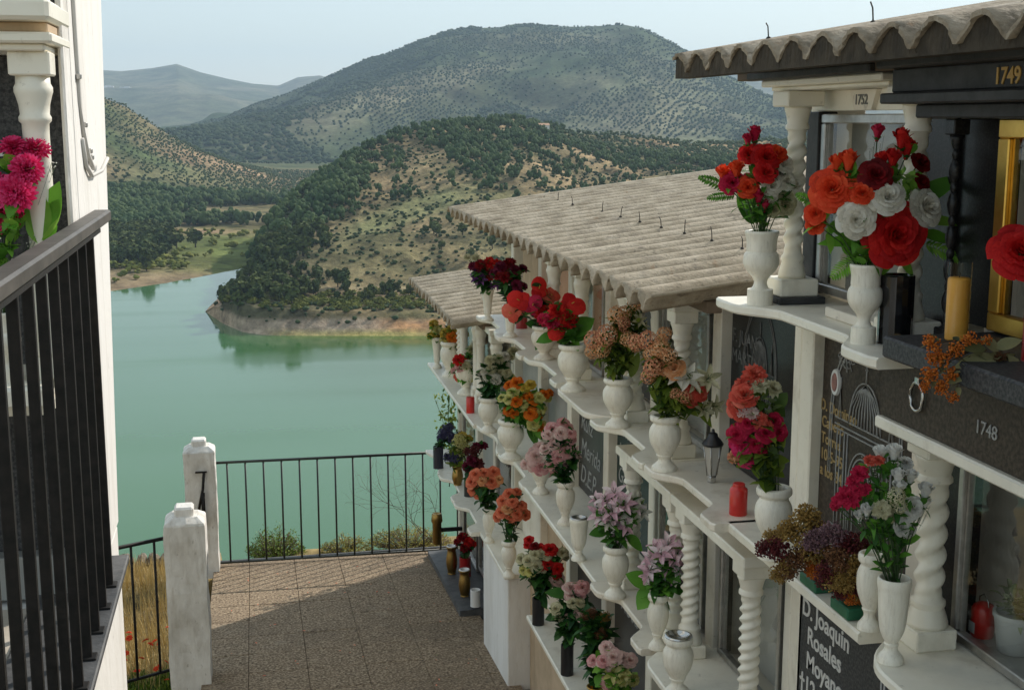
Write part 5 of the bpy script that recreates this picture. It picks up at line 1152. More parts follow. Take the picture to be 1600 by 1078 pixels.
# --- on the ground ledge at the far end
GZ = lambda y: ground(y) + .05
for (u, x, hh, rr_, lab) in ((706, 1.60, 44, 9, 'brass cup vase with a white rim on the ground ledge, the farther of two'), (726, 1.60, 42, 9.5, 'brass cup vase with a white rim on the ground ledge, the nearer of two')):
    q = spot(u, x, -3.86)
    for _ in range(6): q = spot(u, x, GZ(q.y))
    t, d = vase(lab, u, [*q], hh, rr_, 'bronze', bronze, liner=porcelain, group='brass vases on the ground ledge')
q = spot(743, 1.63, GZ(9.2)); t, d = vase('plain white mug standing right of the nearer brass vase', 743, [*q], 26, 8, 'cylinder', porcelain, sides=24, cat='cup', name='cup')
q = spot(727, 1.70, GZ(10.3)); t, d = vase('dark red jar with red flowers in the shade of the ground ledge', 727, [*q], 30, 9, 'cylinder', dkred, sides=24)
bouquet('dark red carnations in the shade behind the brass cup vases', 'bouquet', t, d, [(722, 838, 8, 'carnation', 'darkred'), (732, 845, 8, 'carnation', 'red'), (726, 855, 7, 'carnation', 'darkred')], (14, 'dark', 11, 6))
p = atX(683, 850, 1.53); px = depth(p) / F
m = MB(); m.lathe([(0, 0), (5, 0), (7, 4), (7, 34), (9, 38), (8, 48), (6.5, 50), (0, 48)], n=20); m.v = [(x * px, y * px, z * px) for x, y, z in m.v]
o = m.build('hanging_flower_holder', bronze, None, (0, 0, 0)); o.location = p; tag(o, 'brown metal flower holder fixed to the end of the niches beside the railing', 'flower holder')
m = MB(); m.box(5 * px, 40 * px, -2 * px, 2 * px, 20 * px, 26 * px, .002); m.build('bracket', iron, o, (0, 0, 0))
# --- left: dahlias in front of the black granite
p = Vector((-.66, YL - .20, -.70)); t, d = vase('white urn vase behind the left railing holding magenta chrysanthemums', 0, [*p], 110, 26, 'urn')
bouquet('magenta chrysanthemums with large bright green leaves behind the left railing', 'bouquet', t, d, [(55, 229, 25, 'mum', 'magenta'), (42, 262, 28, 'mum', 'magenta'), (23, 300, 30, 'mum', 'magenta'), (5, 328, 30, 'mum', 'crimson'), (-15, 290, 26, 'mum', 'magenta'), (-20, 345, 26, 'mum', 'magenta')],
  (26, 'bright', 34, 20), leaves=[(62, 372, 58, 285, 44), (66, 372, 96, 272, 42), (64, 375, 100, 300, 38), (66, 380, 92, 350, 34), (50, 330, 5, 352, 20), (40, 345, -10, 372, 28), (60, 380, 40, 330, 20), (30, 360, 10, 385, 22), (58, 340, 62, 275, 30)],
  filler=[(28, 350, 22, 14), (80, 258, 12, 8), (48, 375, 12, 10)])
# ------------------------------------------------------------------ landscape
WATER = -80.0
def az_of(u): q = ray(u, 300); return math.atan2(q.x, q.y)
def z_of(u, v, r): q = ray(u, v); return r * q.z / math.hypot(q.x, q.y)
I = np.interp
def hash2(ix, iy, s):
    n = (ix.astype(np.int64) * 374761393 + iy.astype(np.int64) * 668265263 + s * 1442695041) & 0xffffffff
    n = ((n ^ (n >> 13)) * 1274126177) & 0xffffffff; n = n ^ (n >> 16)
    return (n & 0xffff) / 65535.0
def vnoise(x, y, s=0):
    ix = np.floor(x); iy = np.floor(y); fx = x - ix; fy = y - iy
    fx = fx * fx * fx * (fx * (fx * 6 - 15) + 10); fy = fy * fy * fy * (fy * (fy * 6 - 15) + 10)
    a = hash2(ix, iy, s); b = hash2(ix + 1, iy, s); c = hash2(ix, iy + 1, s); d = hash2(ix + 1, iy + 1, s)
    return (a + (b - a) * fx) * (1 - fy) + (c + (d - c) * fx) * fy
def fbm(x, y, wl, o=5, s=0, ridged=False):
    t = 0; a = 1; n = 0
    for k in range(o):
        v = vnoise(x / wl + 37.7 * k, y / wl - 11.3 * k, s + k) * 2 - 1
        if ridged: v = 1 - 2 * np.abs(v)
        t = t + a * v; n += a; a *= .5; wl *= .5
    return t / n
def uv_of(X, Y, Z):
    t = X * FWD.x + Y * FWD.y + Z * FWD.z
    return 800 + F * (X * RGT.x + Y * RGT.y) / t, 539 - F * (X * UPV.x + Y * UPV.y + Z * UPV.z) / t
US = [-900, -400, 0, 100, 160, 200, 250, 300, 350, 400, 450, 500, 560, 600, 640, 700, 740, 780, 830, 870, 920, 970, 1000, 1030, 1080, 1130, 1200, 1250, 1400, 1700, 2400]
crestM = {-900: 215, 200: 215, 250: 208, 300: 200, 350: 184, 400: 163, 450: 148, 500: 128, 560: 105, 600: 90, 640: 74, 700: 50, 740: 44, 780: 45, 830: 38, 870: 40, 920: 41, 970: 37, 1000: 41, 1030: 56, 1080: 84, 1130: 117, 1200: 152, 1250: 178, 1400: 200, 2400: 215}
crestL = {-900: 100, 0: 95, 100: 118, 160: 148, 200: 168, 250: 202, 300: 230, 350: 252, 400: 270, 450: 290, 500: 310, 540: 326, 600: 332, 2400: 332}
crestF = {-900: 100, 100: 112, 160: 110, 200: 113, 245: 108, 285: 101, 320: 114, 360: 124, 400: 132, 440: 135, 470: 122, 505: 119, 540: 132, 600: 150, 1000: 140, 1100: 100, 1180: 108, 1240: 122, 1400: 118, 1700: 130, 2400: 120}
def main_controls(u):
    g = lambda D: I(u, list(D.keys()), list(D.values()))
    sh = I(u, [-900, 100, 160, 250, 300, 345, 385, 2400], [475, 460, 456, 443, 434, 424, 418, 415])
    # range where the view line meets the water
    b = ray(u, sh); r0 = WATER / b.z * math.hypot(b.x, b.y)
    R = [60, r0 - 60, r0, r0 + 35, 950, 1120, 1380, I(u, [0, 500], [1780, 1500]), 2250, 2450, 3050, 3700, 5200, 8500, 11000]
    mf = z_of(u, I(g(crestM), [30, 220], [215, 222]), 2450)
    zc = z_of(u, g(crestM), 3700)
    zL = max(-75, z_of(u, g(crestL), R[7]))
    base5 = -74
    Z = [-84, -83, -80, -78.3, -77, base5, max(-74.5, base5 + (zL - base5) * .50), zL, -74, max(-72, min(mf, -30)), 0, zc, -62, z_of(u, g(crestF), 8500), 60]
    Z[10] = Z[9] + (zc - Z[9]) * .52
    return R, Z
def head_controls(u):
    sky = {300: 486, 315: 484, 340: 464, 370: 440, 385: 428, 400: 392, 440: 340, 480: 308, 520: 279, 560: 254, 600: 235, 650: 214, 700: 197, 740: 193, 830: 196, 870: 210, 900: 218, 1000: 226, 1240: 229, 1700: 236, 2400: 240}
    v = I(u, list(sky.keys()), list(sky.values()))
    sh = I(u, [300, 315, 340, 370, 400, 430, 2400], [487.5, 489, 506, 519, 523.5, 525, 526])
    b = ray(u, sh); r0 = WATER / b.z * math.hypot(b.x, b.y)
    rc = I(u, [300, 330, 385, 440, 520, 600, 700, 830, 1000, 1700, 2400], [552, 560, 640, 740, 840, 930, 1000, 1060, 1180, 1300, 1400])
    zc = z_of(u, v, rc)
    v1 = min(I(u, [300, 330, 360, 400, 450, 2400], [486, 480, 474, 486, 488, 490]), sh - 2); r1 = r0 + I(u, [300, 340, 400], [3, 8, 12])
    z1 = max(-79.5, z_of(u, v1, r1)); 
    r2 = r0 + (rc - r0) * .16; v2 = I(u, [300, 400, 450, 2400], [484, 468, 462, 462]); z2 = z_of(u, v2, r2); z2 = min(max(z2, z1), max(zc, z1))
    r3 = r0 + (rc - r0) * .55; z3 = z2 + (zc - z2) * .56
    return [r0 - 60, r0, r1, r2, r3, rc, rc + 90, rc + 330, rc + 420], [-96, -80.2, z1, z2, z3, zc, zc - 10, max(-95, zc - 75), -96]
def grid(ctrl, u0, u1, nu, rs_fn, dens=None):
    us = np.linspace(u0, u1, nu); az = np.array([az_of(u) for u in us])
    rows = []
    for u in us:
        R, Z = ctrl(u); rr_ = rs_fn(u, R); rows.append((rr_, np.interp(rr_, R, Z), R, Z))
    r = np.array([q[0] for q in rows]); z = np.array([q[1] for q in rows])
    X = r * np.sin(az)[:, None]; Y = r * np.cos(az)[:, None]
    return us, az, r, z, X, Y
def grid_mesh(name, X, Y, Z, col, mat):
    nu, nr = X.shape; me = bpy.data.meshes.new(name)
    co = np.stack([X, Y, Z], -1).reshape(-1, 3).astype(np.float32)
    a = (np.arange(nu - 1)[:, None] * nr + np.arange(nr - 1)[None]).ravel()
    f = np.stack([a, a + nr, a + nr + 1, a + 1], -1)          # faces up
    raw_mesh(me, co, f)
    at = me.color_attributes.new('col', 'FLOAT_COLOR', 'POINT')
    c4 = np.ones((co.shape[0], 4), np.float32); c4[:, :3] = col.reshape(-1, 3); at.data.foreach_set('color', c4.ravel())
    me.polygons.foreach_set('use_smooth', np.ones(len(f), bool)); me.materials.append(mat); me.update()
    o = bpy.data.objects.new(name, me); COL.objects.link(o); return o
def raw_mesh(me, co, f):
    n = f.shape[1]
    me.vertices.add(len(co)); me.vertices.foreach_set('co', co.astype(np.float32).ravel())
    me.loops.add(f.size); me.loops.foreach_set('vertex_index', f.astype(np.int32).ravel())
    me.polygons.add(len(f)); me.polygons.foreach_set('loop_start', np.arange(0, f.size, n, dtype=np.int32)); me.polygons.foreach_set('loop_total', np.full(len(f), n, np.int32))
    me.update(calc_edges=True)
def soil_mat(name, s1, s2, bumpd):
    m, nt, b, nd, ln = new_mat(name)
    b.inputs['Roughness'].default_value = 1; b.inputs['Specular IOR Level'].default_value = .1
    ca = nd.new('ShaderNodeVertexColor'); ca.layer_name = 'col'
    tc = nd.new('ShaderNodeTexCoord'); cur = ca.outputs[0]
    for sc, lo, hi in ((s1, .45, 1.5), (s2, .6, 1.35)):
        n = nd.new('ShaderNodeTexNoise'); n.inputs['Scale'].default_value = sc; n.inputs['Detail'].default_value = 7; n.inputs['Roughness'].default_value = .65
        ln.new(tc.outputs['Object'], n.inputs[0])
        mr = nd.new('ShaderNodeMapRange'); mr.inputs['From Min'].default_value = .3; mr.inputs['From Max'].default_value = .7
        mr.inputs['To Min'].default_value = lo; mr.inputs['To Max'].default_value = hi; ln.new(n.outputs['Fac'], mr.inputs[0])
        mx = nd.new('ShaderNodeVectorMath'); mx.operation = 'SCALE'; ln.new(cur, mx.inputs[0]); ln.new(mr.outputs[0], mx.inputs['Scale']); cur = mx.outputs[0]
    ln.new(cur, b.inputs['Base Color'])
    bp = nd.new('ShaderNodeBump'); bp.inputs['Strength'].default_value = .8; bp.inputs['Distance'].default_value = bumpd; ln.new(n.outputs['Fac'], bp.inputs['Height']); ln.new(bp.outputs[0], b.inputs['Normal'])
    return m
def mixc(a, b, t): return a * (1 - t[..., None]) + b * t[..., None]
def C3(*c): return np.array(c, float)
sstep = lambda x, a, b: (lambda t: t * t * (3 - 2 * t))(np.clip((x - a) / (b - a), 0, 1))

# main land: plain, left hill, mountain, far range
def rs_main(u, R):
    return np.concatenate([[60, 250], np.linspace(R[2] - 60, R[4], 60), np.geomspace(R[4] * 1.004, 11000, 330)])
us, az, r, z, X, Y = grid(main_controls, -500, 1800, 640, rs_main)
hgt = np.clip((z + 76) / 60, 0, 1)
def main_relief(X, Y, z, r):
    h = np.clip((z + 75) / 60, 0, 1); m = sstep(r, 2200, 2700) * (1 - sstep(r, 4300, 5200)); l = 1 - sstep(r, 1900, 2300)
    far = sstep(r, 5200, 6500)
    cr = np.exp(-((r - 3700) / 230) ** 2) * .72
    return z + h * (m * (1 - cr) * (46 * fbm(X, Y, 520, 4, 3, True) + 12 * fbm(X, Y, 120, 3, 5)) + l * 9 * fbm(X, Y, 150, 4, 9) + far * (70 * fbm(X, Y, 1500, 4, 11, True)) * (1 - np.exp(-((r - 8500) / 500) ** 2) * .9)) + (1 - h) * .5 * fbm(X, Y, 60, 3, 2) * (r > 650)
Z = main_relief(X, Y, z, r)
U, V = uv_of(X, Y, Z)
def ellipse(u, v, cu, cv, a, b, rot=0):
    c, s = math.cos(rot), math.sin(rot); du = u - cu; dv = v - cv
    return np.exp(-(((du * c + dv * s) / a) ** 2 + ((-du * s + dv * c) / b) ** 2))
soil = C3(.30, .22, .135); soil_red = C3(.33, .22, .13); scrub = C3(.050, .080, .030); drygr = C3(.20, .165, .085); field = C3(.15, .18, .05); pale = C3(.27, .25, .145)
def mtn_light(U, V):     # bright ploughed soil between olive rows on the mountain
    a = ellipse(U, V, 560, 168, 190, 26, -.33) + ellipse(U, V, 700, 122, 90, 14, -.2) + .9 * ellipse(U, V, 1040, 165, 130, 60, .1) + .7 * ellipse(U, V, 980, 200, 120, 30) + .5 * ellipse(U, V, 880, 60, 90, 10)
    return np.clip(a * .85, 0, 1)
n1 = fbm(X, Y, 90, 5, 21); n2 = fbm(X, Y, 300, 4, 22); n3 = fbm(X, Y, 30, 3, 23)
col = np.zeros(X.shape + (3,))
colM = mixc(scrub, pale * .9, np.clip(mtn_light(U, V) * (1 + .8 * n1), 0, 1))
colM = mixc(colM, soil * .7, np.clip(.1 + 1.2 * n2, 0, .6) * .35)
colL = mixc(drygr, soil_red, np.clip(.45 + 1.5 * n1, 0, 1)); colL = mixc(colL, scrub * 1.3, np.clip(.42 + 1.6 * n2, 0, .85))
colP = mixc(drygr, field, np.clip(ellipse(U, V, 335, 392, 75, 32) * 1.4 + .8 * ellipse(U, V, 400, 400, 60, 18) + .5 * n1, 0, 1)); colP = mixc(colP, soil, np.clip(sstep(V, 405, 440) * .8 + .5 * n3, 0, 1) * (U < 330) )
colP = mixc(colP, soil_red * .9, np.clip(ellipse(U, V, 320, 362, 60, 5), 0, 1))
colF = mixc(C3(.10, .115, .06), C3(.20, .19, .12), np.clip(.3 + n2, 0, 1))
hill = sstep(Z, -74.5, -70)
col = mixc(colP, colL, np.clip(hill + (r > 1150), 0, 1) * (r > 900)); col = mixc(col, colM, sstep(r, 1950, 2250)); col = mixc(col, colF, sstep(r, 4300, 5500))
# sunlit village and quarry faces: pale spots kept as soil colour
soil_main = soil_mat('valley_ground', .012, .11, 3.0)
o = grid_mesh('hills', X, Y, Z, np.clip(col, .01, .8), soil_main); o['kind'] = 'structure'
G_main = (us, az, r, Z)
# headland
def rs_head(u, R):
    return np.concatenate([np.linspace(R[0], R[1], 6)[:-1], np.linspace(R[1], R[2], 10)[:-1], np.linspace(R[2], R[3], 26)[:-1], np.linspace(R[3], R[5], 120)[:-1], np.linspace(R[5], R[8], 40)])
uh, ah, rh, zh, XH, YH = grid(head_controls, 296, 1800, 560, rs_head)
kk = np.linspace(0, 1, 1)
def head_relief(X, Y, z):
    h = np.clip((z + 78.5) / 18, 0, 1) * np.clip((z + 90) / 10, 0, 1)
    return z + h * (7.5 * fbm(X, Y, 130, 5, 41, True) + 2.2 * fbm(X, Y, 28, 4, 44)) + np.clip((z + 80) / 3, 0, 1) * (1.1 * fbm(X, Y, 16, 3, 47, True))
ZH = head_relief(XH, YH, zh)
edge = sstep(uh, 296, 318)[:, None]; ZH = ZH * edge + (-84) * (1 - edge)
UH, VH = uv_of(XH, YH, ZH)
a1 = fbm(XH, YH, 50, 5, 51); a2 = fbm(XH, YH, 140, 4, 52); a3 = fbm(XH, YH, 12, 4, 53)
gry = C3(.40, .31, .225); org = C3(.56, .30, .145); yel = C3(.44, .36, .13)
c = mixc(C3(.40, .285, .155), C3(.26, .185, .10), np.clip(.5 + 1.8 * a1, 0, 1)); c = mixc(c, C3(.13, .125, .055), np.clip(.22 + 1.3 * a2 + .9 * a1, 0, .85))
c = mixc(c, C3(.085, .08, .045), np.clip(sstep(-UH, -560, -440) * .9, 0, 1))
bank = 1 - sstep(ZH + a1 * 1.5, -75.5, -73.5)
cb = mixc(gry, org, np.clip(sstep(UH, 560, 640) + a2, 0, 1)); cb = mixc(cb, yel, np.clip((1 - sstep(ZH, -79.5, -77.5)) * sstep(UH, 400, 460) * (.6 + 1.5 * a1), 0, 1)); cb = mixc(cb, gry * .62, np.clip(.5 * np.sin(ZH * 7 + a1 * 3) + .1 + a3, 0, .5))
c = mixc(c, cb, bank); c = mixc(c, C3(.33, .27, .16), np.clip(np.exp(-((VH - 451) / 3.5) ** 2) * (UH > 430), 0, .7))
c = mixc(c, C3(.22, .225, .10), np.clip(1.3 * ellipse(UH, VH, 640, 330, 110, 16, -.35), 0, .8))
soil_h = soil_mat('headland_ground', .05, .35, 1.2)
o = grid_mesh('headland', XH, YH, ZH, np.clip(c, .01, .8), soil_h); o['kind'] = 'structure'
G_head = (uh, ah, rh, ZH)
def sample(G, a, rr_):
    us_, az_, r_, Z_ = G; i = np.clip(np.searchsorted(az_, a) - 1, 0, len(az_) - 2); t = (a - az_[i]) / (az_[i + 1] - az_[i]); out = np.zeros(len(a))
    for k in range(len(a)):
        z0 = np.interp(rr_[k], r_[i[k]], Z_[i[k]]); z1 = np.interp(rr_[k], r_[i[k] + 1], Z_[i[k] + 1]); out[k] = z0 * (1 - t[k]) + z1 * t[k]
    return out
# water
wm, nt, b, nd, ln = new_mat('reservoir_water')
b.inputs['Base Color'].default_value = (.075, .27, .175, 1); b.inputs['Roughness'].default_value = .07; b.inputs['Specular IOR Level'].default_value = .5; b.inputs['IOR'].default_value = 1.33
tc = nd.new('ShaderNodeTexCoord'); mp = nd.new('ShaderNodeMapping'); mp.inputs['Scale'].default_value = (1, .45, 1); ln.new(tc.outputs['Object'], mp.inputs[0])
n = nd.new('ShaderNodeTexNoise'); n.inputs['Scale'].default_value = .9; n.inputs['Detail'].default_value = 5; ln.new(mp.outputs[0], n.inputs[0])
bp = nd.new('ShaderNodeBump'); bp.inputs['Strength'].default_value = .16; bp.inputs['Distance'].default_value = .10; ln.new(n.outputs['Fac'], bp.inputs['Height']); ln.new(bp.outputs[0], b.inputs['Normal'])
n = nd.new('ShaderNodeTexNoise'); n.inputs['Scale'].default_value = .006; n.inputs['Detail'].default_value = 4; ln.new(tc.outputs['Object'], n.inputs[0])
mp2 = nd.new('ShaderNodeMapping'); mp2.inputs['Scale'].default_value = (.004, .03, 1); mp2.inputs['Rotation'].default_value = (0, 0, .5); ln.new(tc.outputs['Object'], mp2.inputs[0])
nw = nd.new('ShaderNodeTexNoise'); nw.inputs['Scale'].default_value = 1.0; nw.inputs['Detail'].default_value = 6; ln.new(mp2.outputs[0], nw.inputs[0])
mw = nd.new('ShaderNodeMapRange'); mw.inputs['From Min'].default_value = .4; mw.inputs['From Max'].default_value = .65; mw.inputs['To Min'].default_value = .03; mw.inputs['To Max'].default_value = .20; ln.new(nw.outputs['Fac'], mw.inputs[0]); ln.new(mw.outputs[0], b.inputs['Roughness'])   # wind lanes
r_ = ramp(nd, [(.35, (.058, .155, .062)), (.65, (.074, .18, .078))]); ln.new(n.outputs['Fac'], r_.inputs[0])
sp = nd.new('ShaderNodeSeparateXYZ'); ln.new(tc.outputs['Object'], sp.inputs[0])          # green reflection of the headland, painted into the water colour near its shore
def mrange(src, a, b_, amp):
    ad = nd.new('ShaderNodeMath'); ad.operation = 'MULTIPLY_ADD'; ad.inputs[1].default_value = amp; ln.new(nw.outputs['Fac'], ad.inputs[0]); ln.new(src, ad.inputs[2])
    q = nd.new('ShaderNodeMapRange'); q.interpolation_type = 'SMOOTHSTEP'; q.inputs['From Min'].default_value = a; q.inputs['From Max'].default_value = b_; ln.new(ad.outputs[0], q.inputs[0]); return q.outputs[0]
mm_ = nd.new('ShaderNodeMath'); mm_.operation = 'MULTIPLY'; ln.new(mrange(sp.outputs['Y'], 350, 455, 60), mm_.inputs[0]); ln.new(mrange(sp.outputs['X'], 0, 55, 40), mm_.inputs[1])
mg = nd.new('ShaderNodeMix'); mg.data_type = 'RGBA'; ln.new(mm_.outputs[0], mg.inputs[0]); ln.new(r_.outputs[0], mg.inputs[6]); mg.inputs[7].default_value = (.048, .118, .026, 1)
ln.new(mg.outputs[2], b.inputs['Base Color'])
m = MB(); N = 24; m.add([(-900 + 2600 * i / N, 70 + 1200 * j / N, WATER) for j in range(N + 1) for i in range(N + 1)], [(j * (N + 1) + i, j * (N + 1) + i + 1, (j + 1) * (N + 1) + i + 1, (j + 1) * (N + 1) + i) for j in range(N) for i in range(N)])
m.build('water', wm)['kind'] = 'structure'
# near hillside that the cemetery stands on, dropping to the lake
nh = 150; gx = np.linspace(-75, 75, nh); gy = np.concatenate([np.linspace(-30, 9, 40), np.linspace(9.2, 16, 60), np.linspace(16.5, 180, 60)])
GX, GY = np.meshgrid(gx, gy, indexing='ij')
gx2 = np.sign(GX) * (np.abs(GX) / 75) ** 2 * 75; GX = gx2
def hill_z(x, y):
    x = np.asarray(x, float); y = np.asarray(y, float)
    zg = -3.1 - .08 * y - .10
    leftdip = np.where(x < -.6, -.05 - .02 * np.abs(x + .6), 0)
    inpave = sstep(x, -.62, -.50) * sstep(-x, -8, -6) * (1 - sstep(y, 11.5, 11.62))
    edgey = 12.0 + .35 * np.sin(x * 1.3) + .25 * np.sin(x * 3.1 + 1)
    edgey = np.where(x < -.4, 12.6 + .2 * np.sin(x * 2), edgey)
    drop = np.clip(y - edgey, 0, None)
    zz_ = zg + leftdip - drop * .75 - 1.2 * (1 - np.exp(-drop * 1.6)) + .05 * fbm(x * 1.0, y * 1.0, 1.1, 4, 61) * (1 - inpave) - .30 * inpave
    return np.maximum(zz_, -86)
GZZ = hill_z(GX, GY)
cN = mixc(C3(.36, .27, .12), C3(.22, .17, .09), np.clip(.5 + 1.5 * fbm(GX, GY, 1.2, 4, 71), 0, 1))
soil_n = soil_mat('dry_hillside', .8, 9, .05)
o = grid_mesh('hillside', GX, GY, GZZ, cN, soil_n); o['kind'] = 'structure'

# ------------------------------------------------------------------ vegetation
def np_rand(seed): return np.random.default_rng(seed)
def fol_mat(name, c1, c2, sc, obj_random=True):
    m, nt, b, nd, ln = new_mat(name); b.inputs['Roughness'].default_value = .9; b.inputs['Specular IOR Level'].default_value = .15
    tc = nd.new('ShaderNodeTexCoord'); ge = nd.new('ShaderNodeNewGeometry'); n = nd.new('ShaderNodeTexNoise'); n.inputs['Scale'].default_value = sc; n.inputs['Detail'].default_value = 3
    ln.new(ge.outputs['Position'], n.inputs[0]); r = ramp(nd, [(.3, c1), (.7, c2)]); ln.new(n.outputs['Fac'], r.inputs[0])
    ln.new(r.outputs[0], b.inputs['Base Color']); return m
pine_f = fol_mat('pine_foliage', (.034, .062, .018), (.12, .14, .042), .09)
pine_f2 = fol_mat('wood_foliage', (.03, .062, .02), (.085, .12, .04), .04)
olive_f = fol_mat('olive_foliage', (.045, .075, .030), (.10, .13, .055), .06)
olive_f2 = fol_mat('far_olive_foliage', (.03, .055, .024), (.07, .10, .045), .02)
shrub_f = fol_mat('shrub_foliage', (.08, .105, .02), (.23, .23, .05), .15)
scrub_f = fol_mat('scrub_foliage', (.028, .05, .018), (.06, .085, .032), .03)
bark = surf('bark', (.06, .045, .035), (.12, .10, .08), 12, .9)
def crown_mesh(name, n, sx, sz, zc, mat, trunk=True, leafs=.17, seed=0, flat=0):
    """a crown of many leaf clumps through its volume, on a trunk (unit height)"""
    rg = random.Random(seed); mb = MB()
    lobes = [(Vector((rg.uniform(-.5, .5) * sx, rg.uniform(-.5, .5) * sx, zc + rg.uniform(-.5, .55) * sz)), rg.uniform(.42, .7)) for _ in range(9)]
    for i in range(n):
        c, q = rg.choice(lobes); d = Vector((rg.gauss(0, 1), rg.gauss(0, 1), rg.gauss(0, 1))).normalized()
        p = c + Vector((d.x * sx * q, d.y * sx * q, d.z * sz * q)) * rg.uniform(.55, 1.0) ** .5
        nn = (d + Vector((rg.uniform(-.6, .6), rg.uniform(-.6, .6), rg.uniform(-.2, .8)))).normalized(); t = nn.cross(Vector((rg.random(), rg.random(), rg.random()))).normalized(); b_ = nn.cross(t)
        s = leafs * rg.uniform(.6, 1.25)
        mb.add([p - t * s, p - b_ * s * .8 + nn * s * .2, p + t * s, p + b_ * s * .8 + nn * s * .2], [(0, 1, 2, 3)], False, 0)
    if trunk: mb.tube([(0, 0, -.06), (.01, .01, zc * .5), (0, 0, zc)], .035, 5, 1, True, .018)
    return mb.mesh(name, [mat, bark])
PINE = [crown_mesh('pine_tree', 260, .30, .42, .58, pine_f, seed=s_, leafs=.10) for s_ in (1, 2, 3, 4)]
OLIV = [crown_mesh('olive_tree', 170, .46, .36, .60, olive_f, seed=s_, leafs=.13) for s_ in (5, 6, 7)]
SHRB = [crown_mesh('shrub', 170, .60, .40, .42, shrub_f, seed=s_, leafs=.13, trunk=False) for s_ in (8, 9, 10)]
def ico():
    t = (1 + 5 ** .5) / 2; v = np.array([(-1, t, 0), (1, t, 0), (-1, -t, 0), (1, -t, 0), (0, -1, t), (0, 1, t), (0, -1, -t), (0, 1, -t), (t, 0, -1), (t, 0, 1), (-t, 0, -1), (-t, 0, 1)], float); v /= np.linalg.norm(v[0])
    f = np.array([(0, 11, 5), (0, 5, 1), (0, 1, 7), (0, 7, 10), (0, 10, 11), (1, 5, 9), (5, 11, 4), (11, 10, 2), (10, 7, 6), (7, 1, 8), (3, 9, 4), (3, 4, 2), (3, 2, 6), (3, 6, 8), (3, 8, 9), (4, 9, 5), (2, 4, 11), (6, 2, 10), (8, 6, 7), (9, 8, 1)])
    return v, f
IV, IF = ico()
def blobs(name, P, H, Wd, mat, seed, label, cat, clumps=1, squash=.5):
    """a far wood: each tree an uneven crown of leaf clumps, all in one mesh"""
    rg = np_rand(seed); n = len(P)
    if clumps > 1:
        k = clumps; P = np.repeat(P, k, 0); H2 = np.repeat(H, k); W2 = np.repeat(Wd, k)
        off = rg.normal(0, 1, (n * k, 3)); off /= np.linalg.norm(off, axis=1)[:, None]; off *= rg.uniform(.2, 1, (n * k, 1)) ** .4
        P = P + off * np.stack([W2 * .36, W2 * .36, H2 * .30], -1) + np.stack([W2 * 0, W2 * 0, H2 * .55], -1)
        S = np.stack([W2, W2, H2], -1) * rg.uniform(.16, .30, (n * k, 1))
    else:
        P = P + np.stack([Wd * 0, Wd * 0, H * .42], -1); S = np.stack([Wd * .5, Wd * .5, H * .55], -1)
    m_ = len(P); v = IV[None] * (1 + rg.uniform(-.28, .28, (m_, 12, 1))); a = rg.uniform(0, 6.28, m_); ca, sa = np.cos(a)[:, None], np.sin(a)[:, None]
    x = v[..., 0] * ca - v[..., 1] * sa; y = v[..., 0] * sa + v[..., 1] * ca
    co = np.stack([x * S[:, None, 0] + P[:, None, 0], y * S[:, None, 1] + P[:, None, 1], v[..., 2] * S[:, None, 2] + P[:, None, 2]], -1).reshape(-1, 3)
    f = (IF[None] + (np.arange(m_) * 12)[:, None, None]).reshape(-1, 3)
    me = bpy.data.meshes.new(name); raw_mesh(me, co, f); me.materials.append(mat); o = bpy.data.objects.new(name, me); COL.objects.link(o)
    return tag(o, label, cat, None, 'stuff')
def scatter_polar(G, n, u0, u1, r0, r1, seed):
    rg = np_rand(seed); a = rg.uniform(az_of(u0), az_of(u1), n); rr_ = np.sqrt(rg.uniform(r0 ** 2, r1 ** 2, n)); z_ = sample(G, a, rr_)
    Xp, Yp = rr_ * np.sin(a), rr_ * np.cos(a); u, v = uv_of(Xp, Yp, z_); return np.stack([Xp, Yp, z_], -1), u, v, rr_, rg
# headland: pines and dark bushes
P, u, v, rr_, rg = scatter_polar(G_head, 60000, 318, 1500, 500, 1280, 101)
nz = fbm(P[:, 0], P[:, 1], 70, 4, 111); nz2 = fbm(P[:, 0], P[:, 1], 22, 3, 112)
ok = P[:, 2] > -75
dens = np.clip(.07 + .36 * np.clip(nz + .1, 0, 1), 0, 1)
left = sstep(-u, -600, -470) * (v < 470 + 0 * u) ; dens = dens + .46 * left
crest = sstep(-np.abs(v - I(u, [400, 520, 600, 700, 830, 900, 1240], [392, 290, 245, 215, 220, 235, 245])), -38, -8); dens = dens + .45 * crest * (nz > -.25)
dens = np.where((v > 235) & (u > 700) & (u < 800) & (v < 300), dens + .35, dens)
bare = ellipse(u, v, 655, 245, 26, 22) + ellipse(u, v, 620, 340, 95, 16, -.3) + .8 * ellipse(u, v, 560, 420, 90, 22)
dens = np.clip(dens - bare, .0, 1) * .46
plat = (rr_ > 1020) & (u > 880)
sel = ok & (rg.uniform(0, 1, len(P)) < dens * I(rr_, [480, 700, 1200], [.5, .8, .9])) & ~plat
Pp, up_, rp = P[sel], u[sel], rr_[sel]
vis = (up_ > 330) & (up_ < 1250); order = np.argsort(np.where(vis, rp, 1e9))
H = rg.uniform(4.5, 9.0, len(Pp)) * np.where(up_ < 560, 1.0, .85)
for i in order[:300]:
    o = bpy.data.objects.new('pine_tree', PINE[int(rg.integers(0, 4))]); COL.objects.link(o); o.location = Pp[i]; h = float(H[i]); o.scale = (h * rg.uniform(.85, 1.3), h * rg.uniform(.85, 1.3), h); o.rotation_euler.z = rg.uniform(0, 6.28)
    tag(o, 'dark green tree on the headland slope above the lake', 'tree', 'dark trees scattered over the headland')
rest = order[300:]
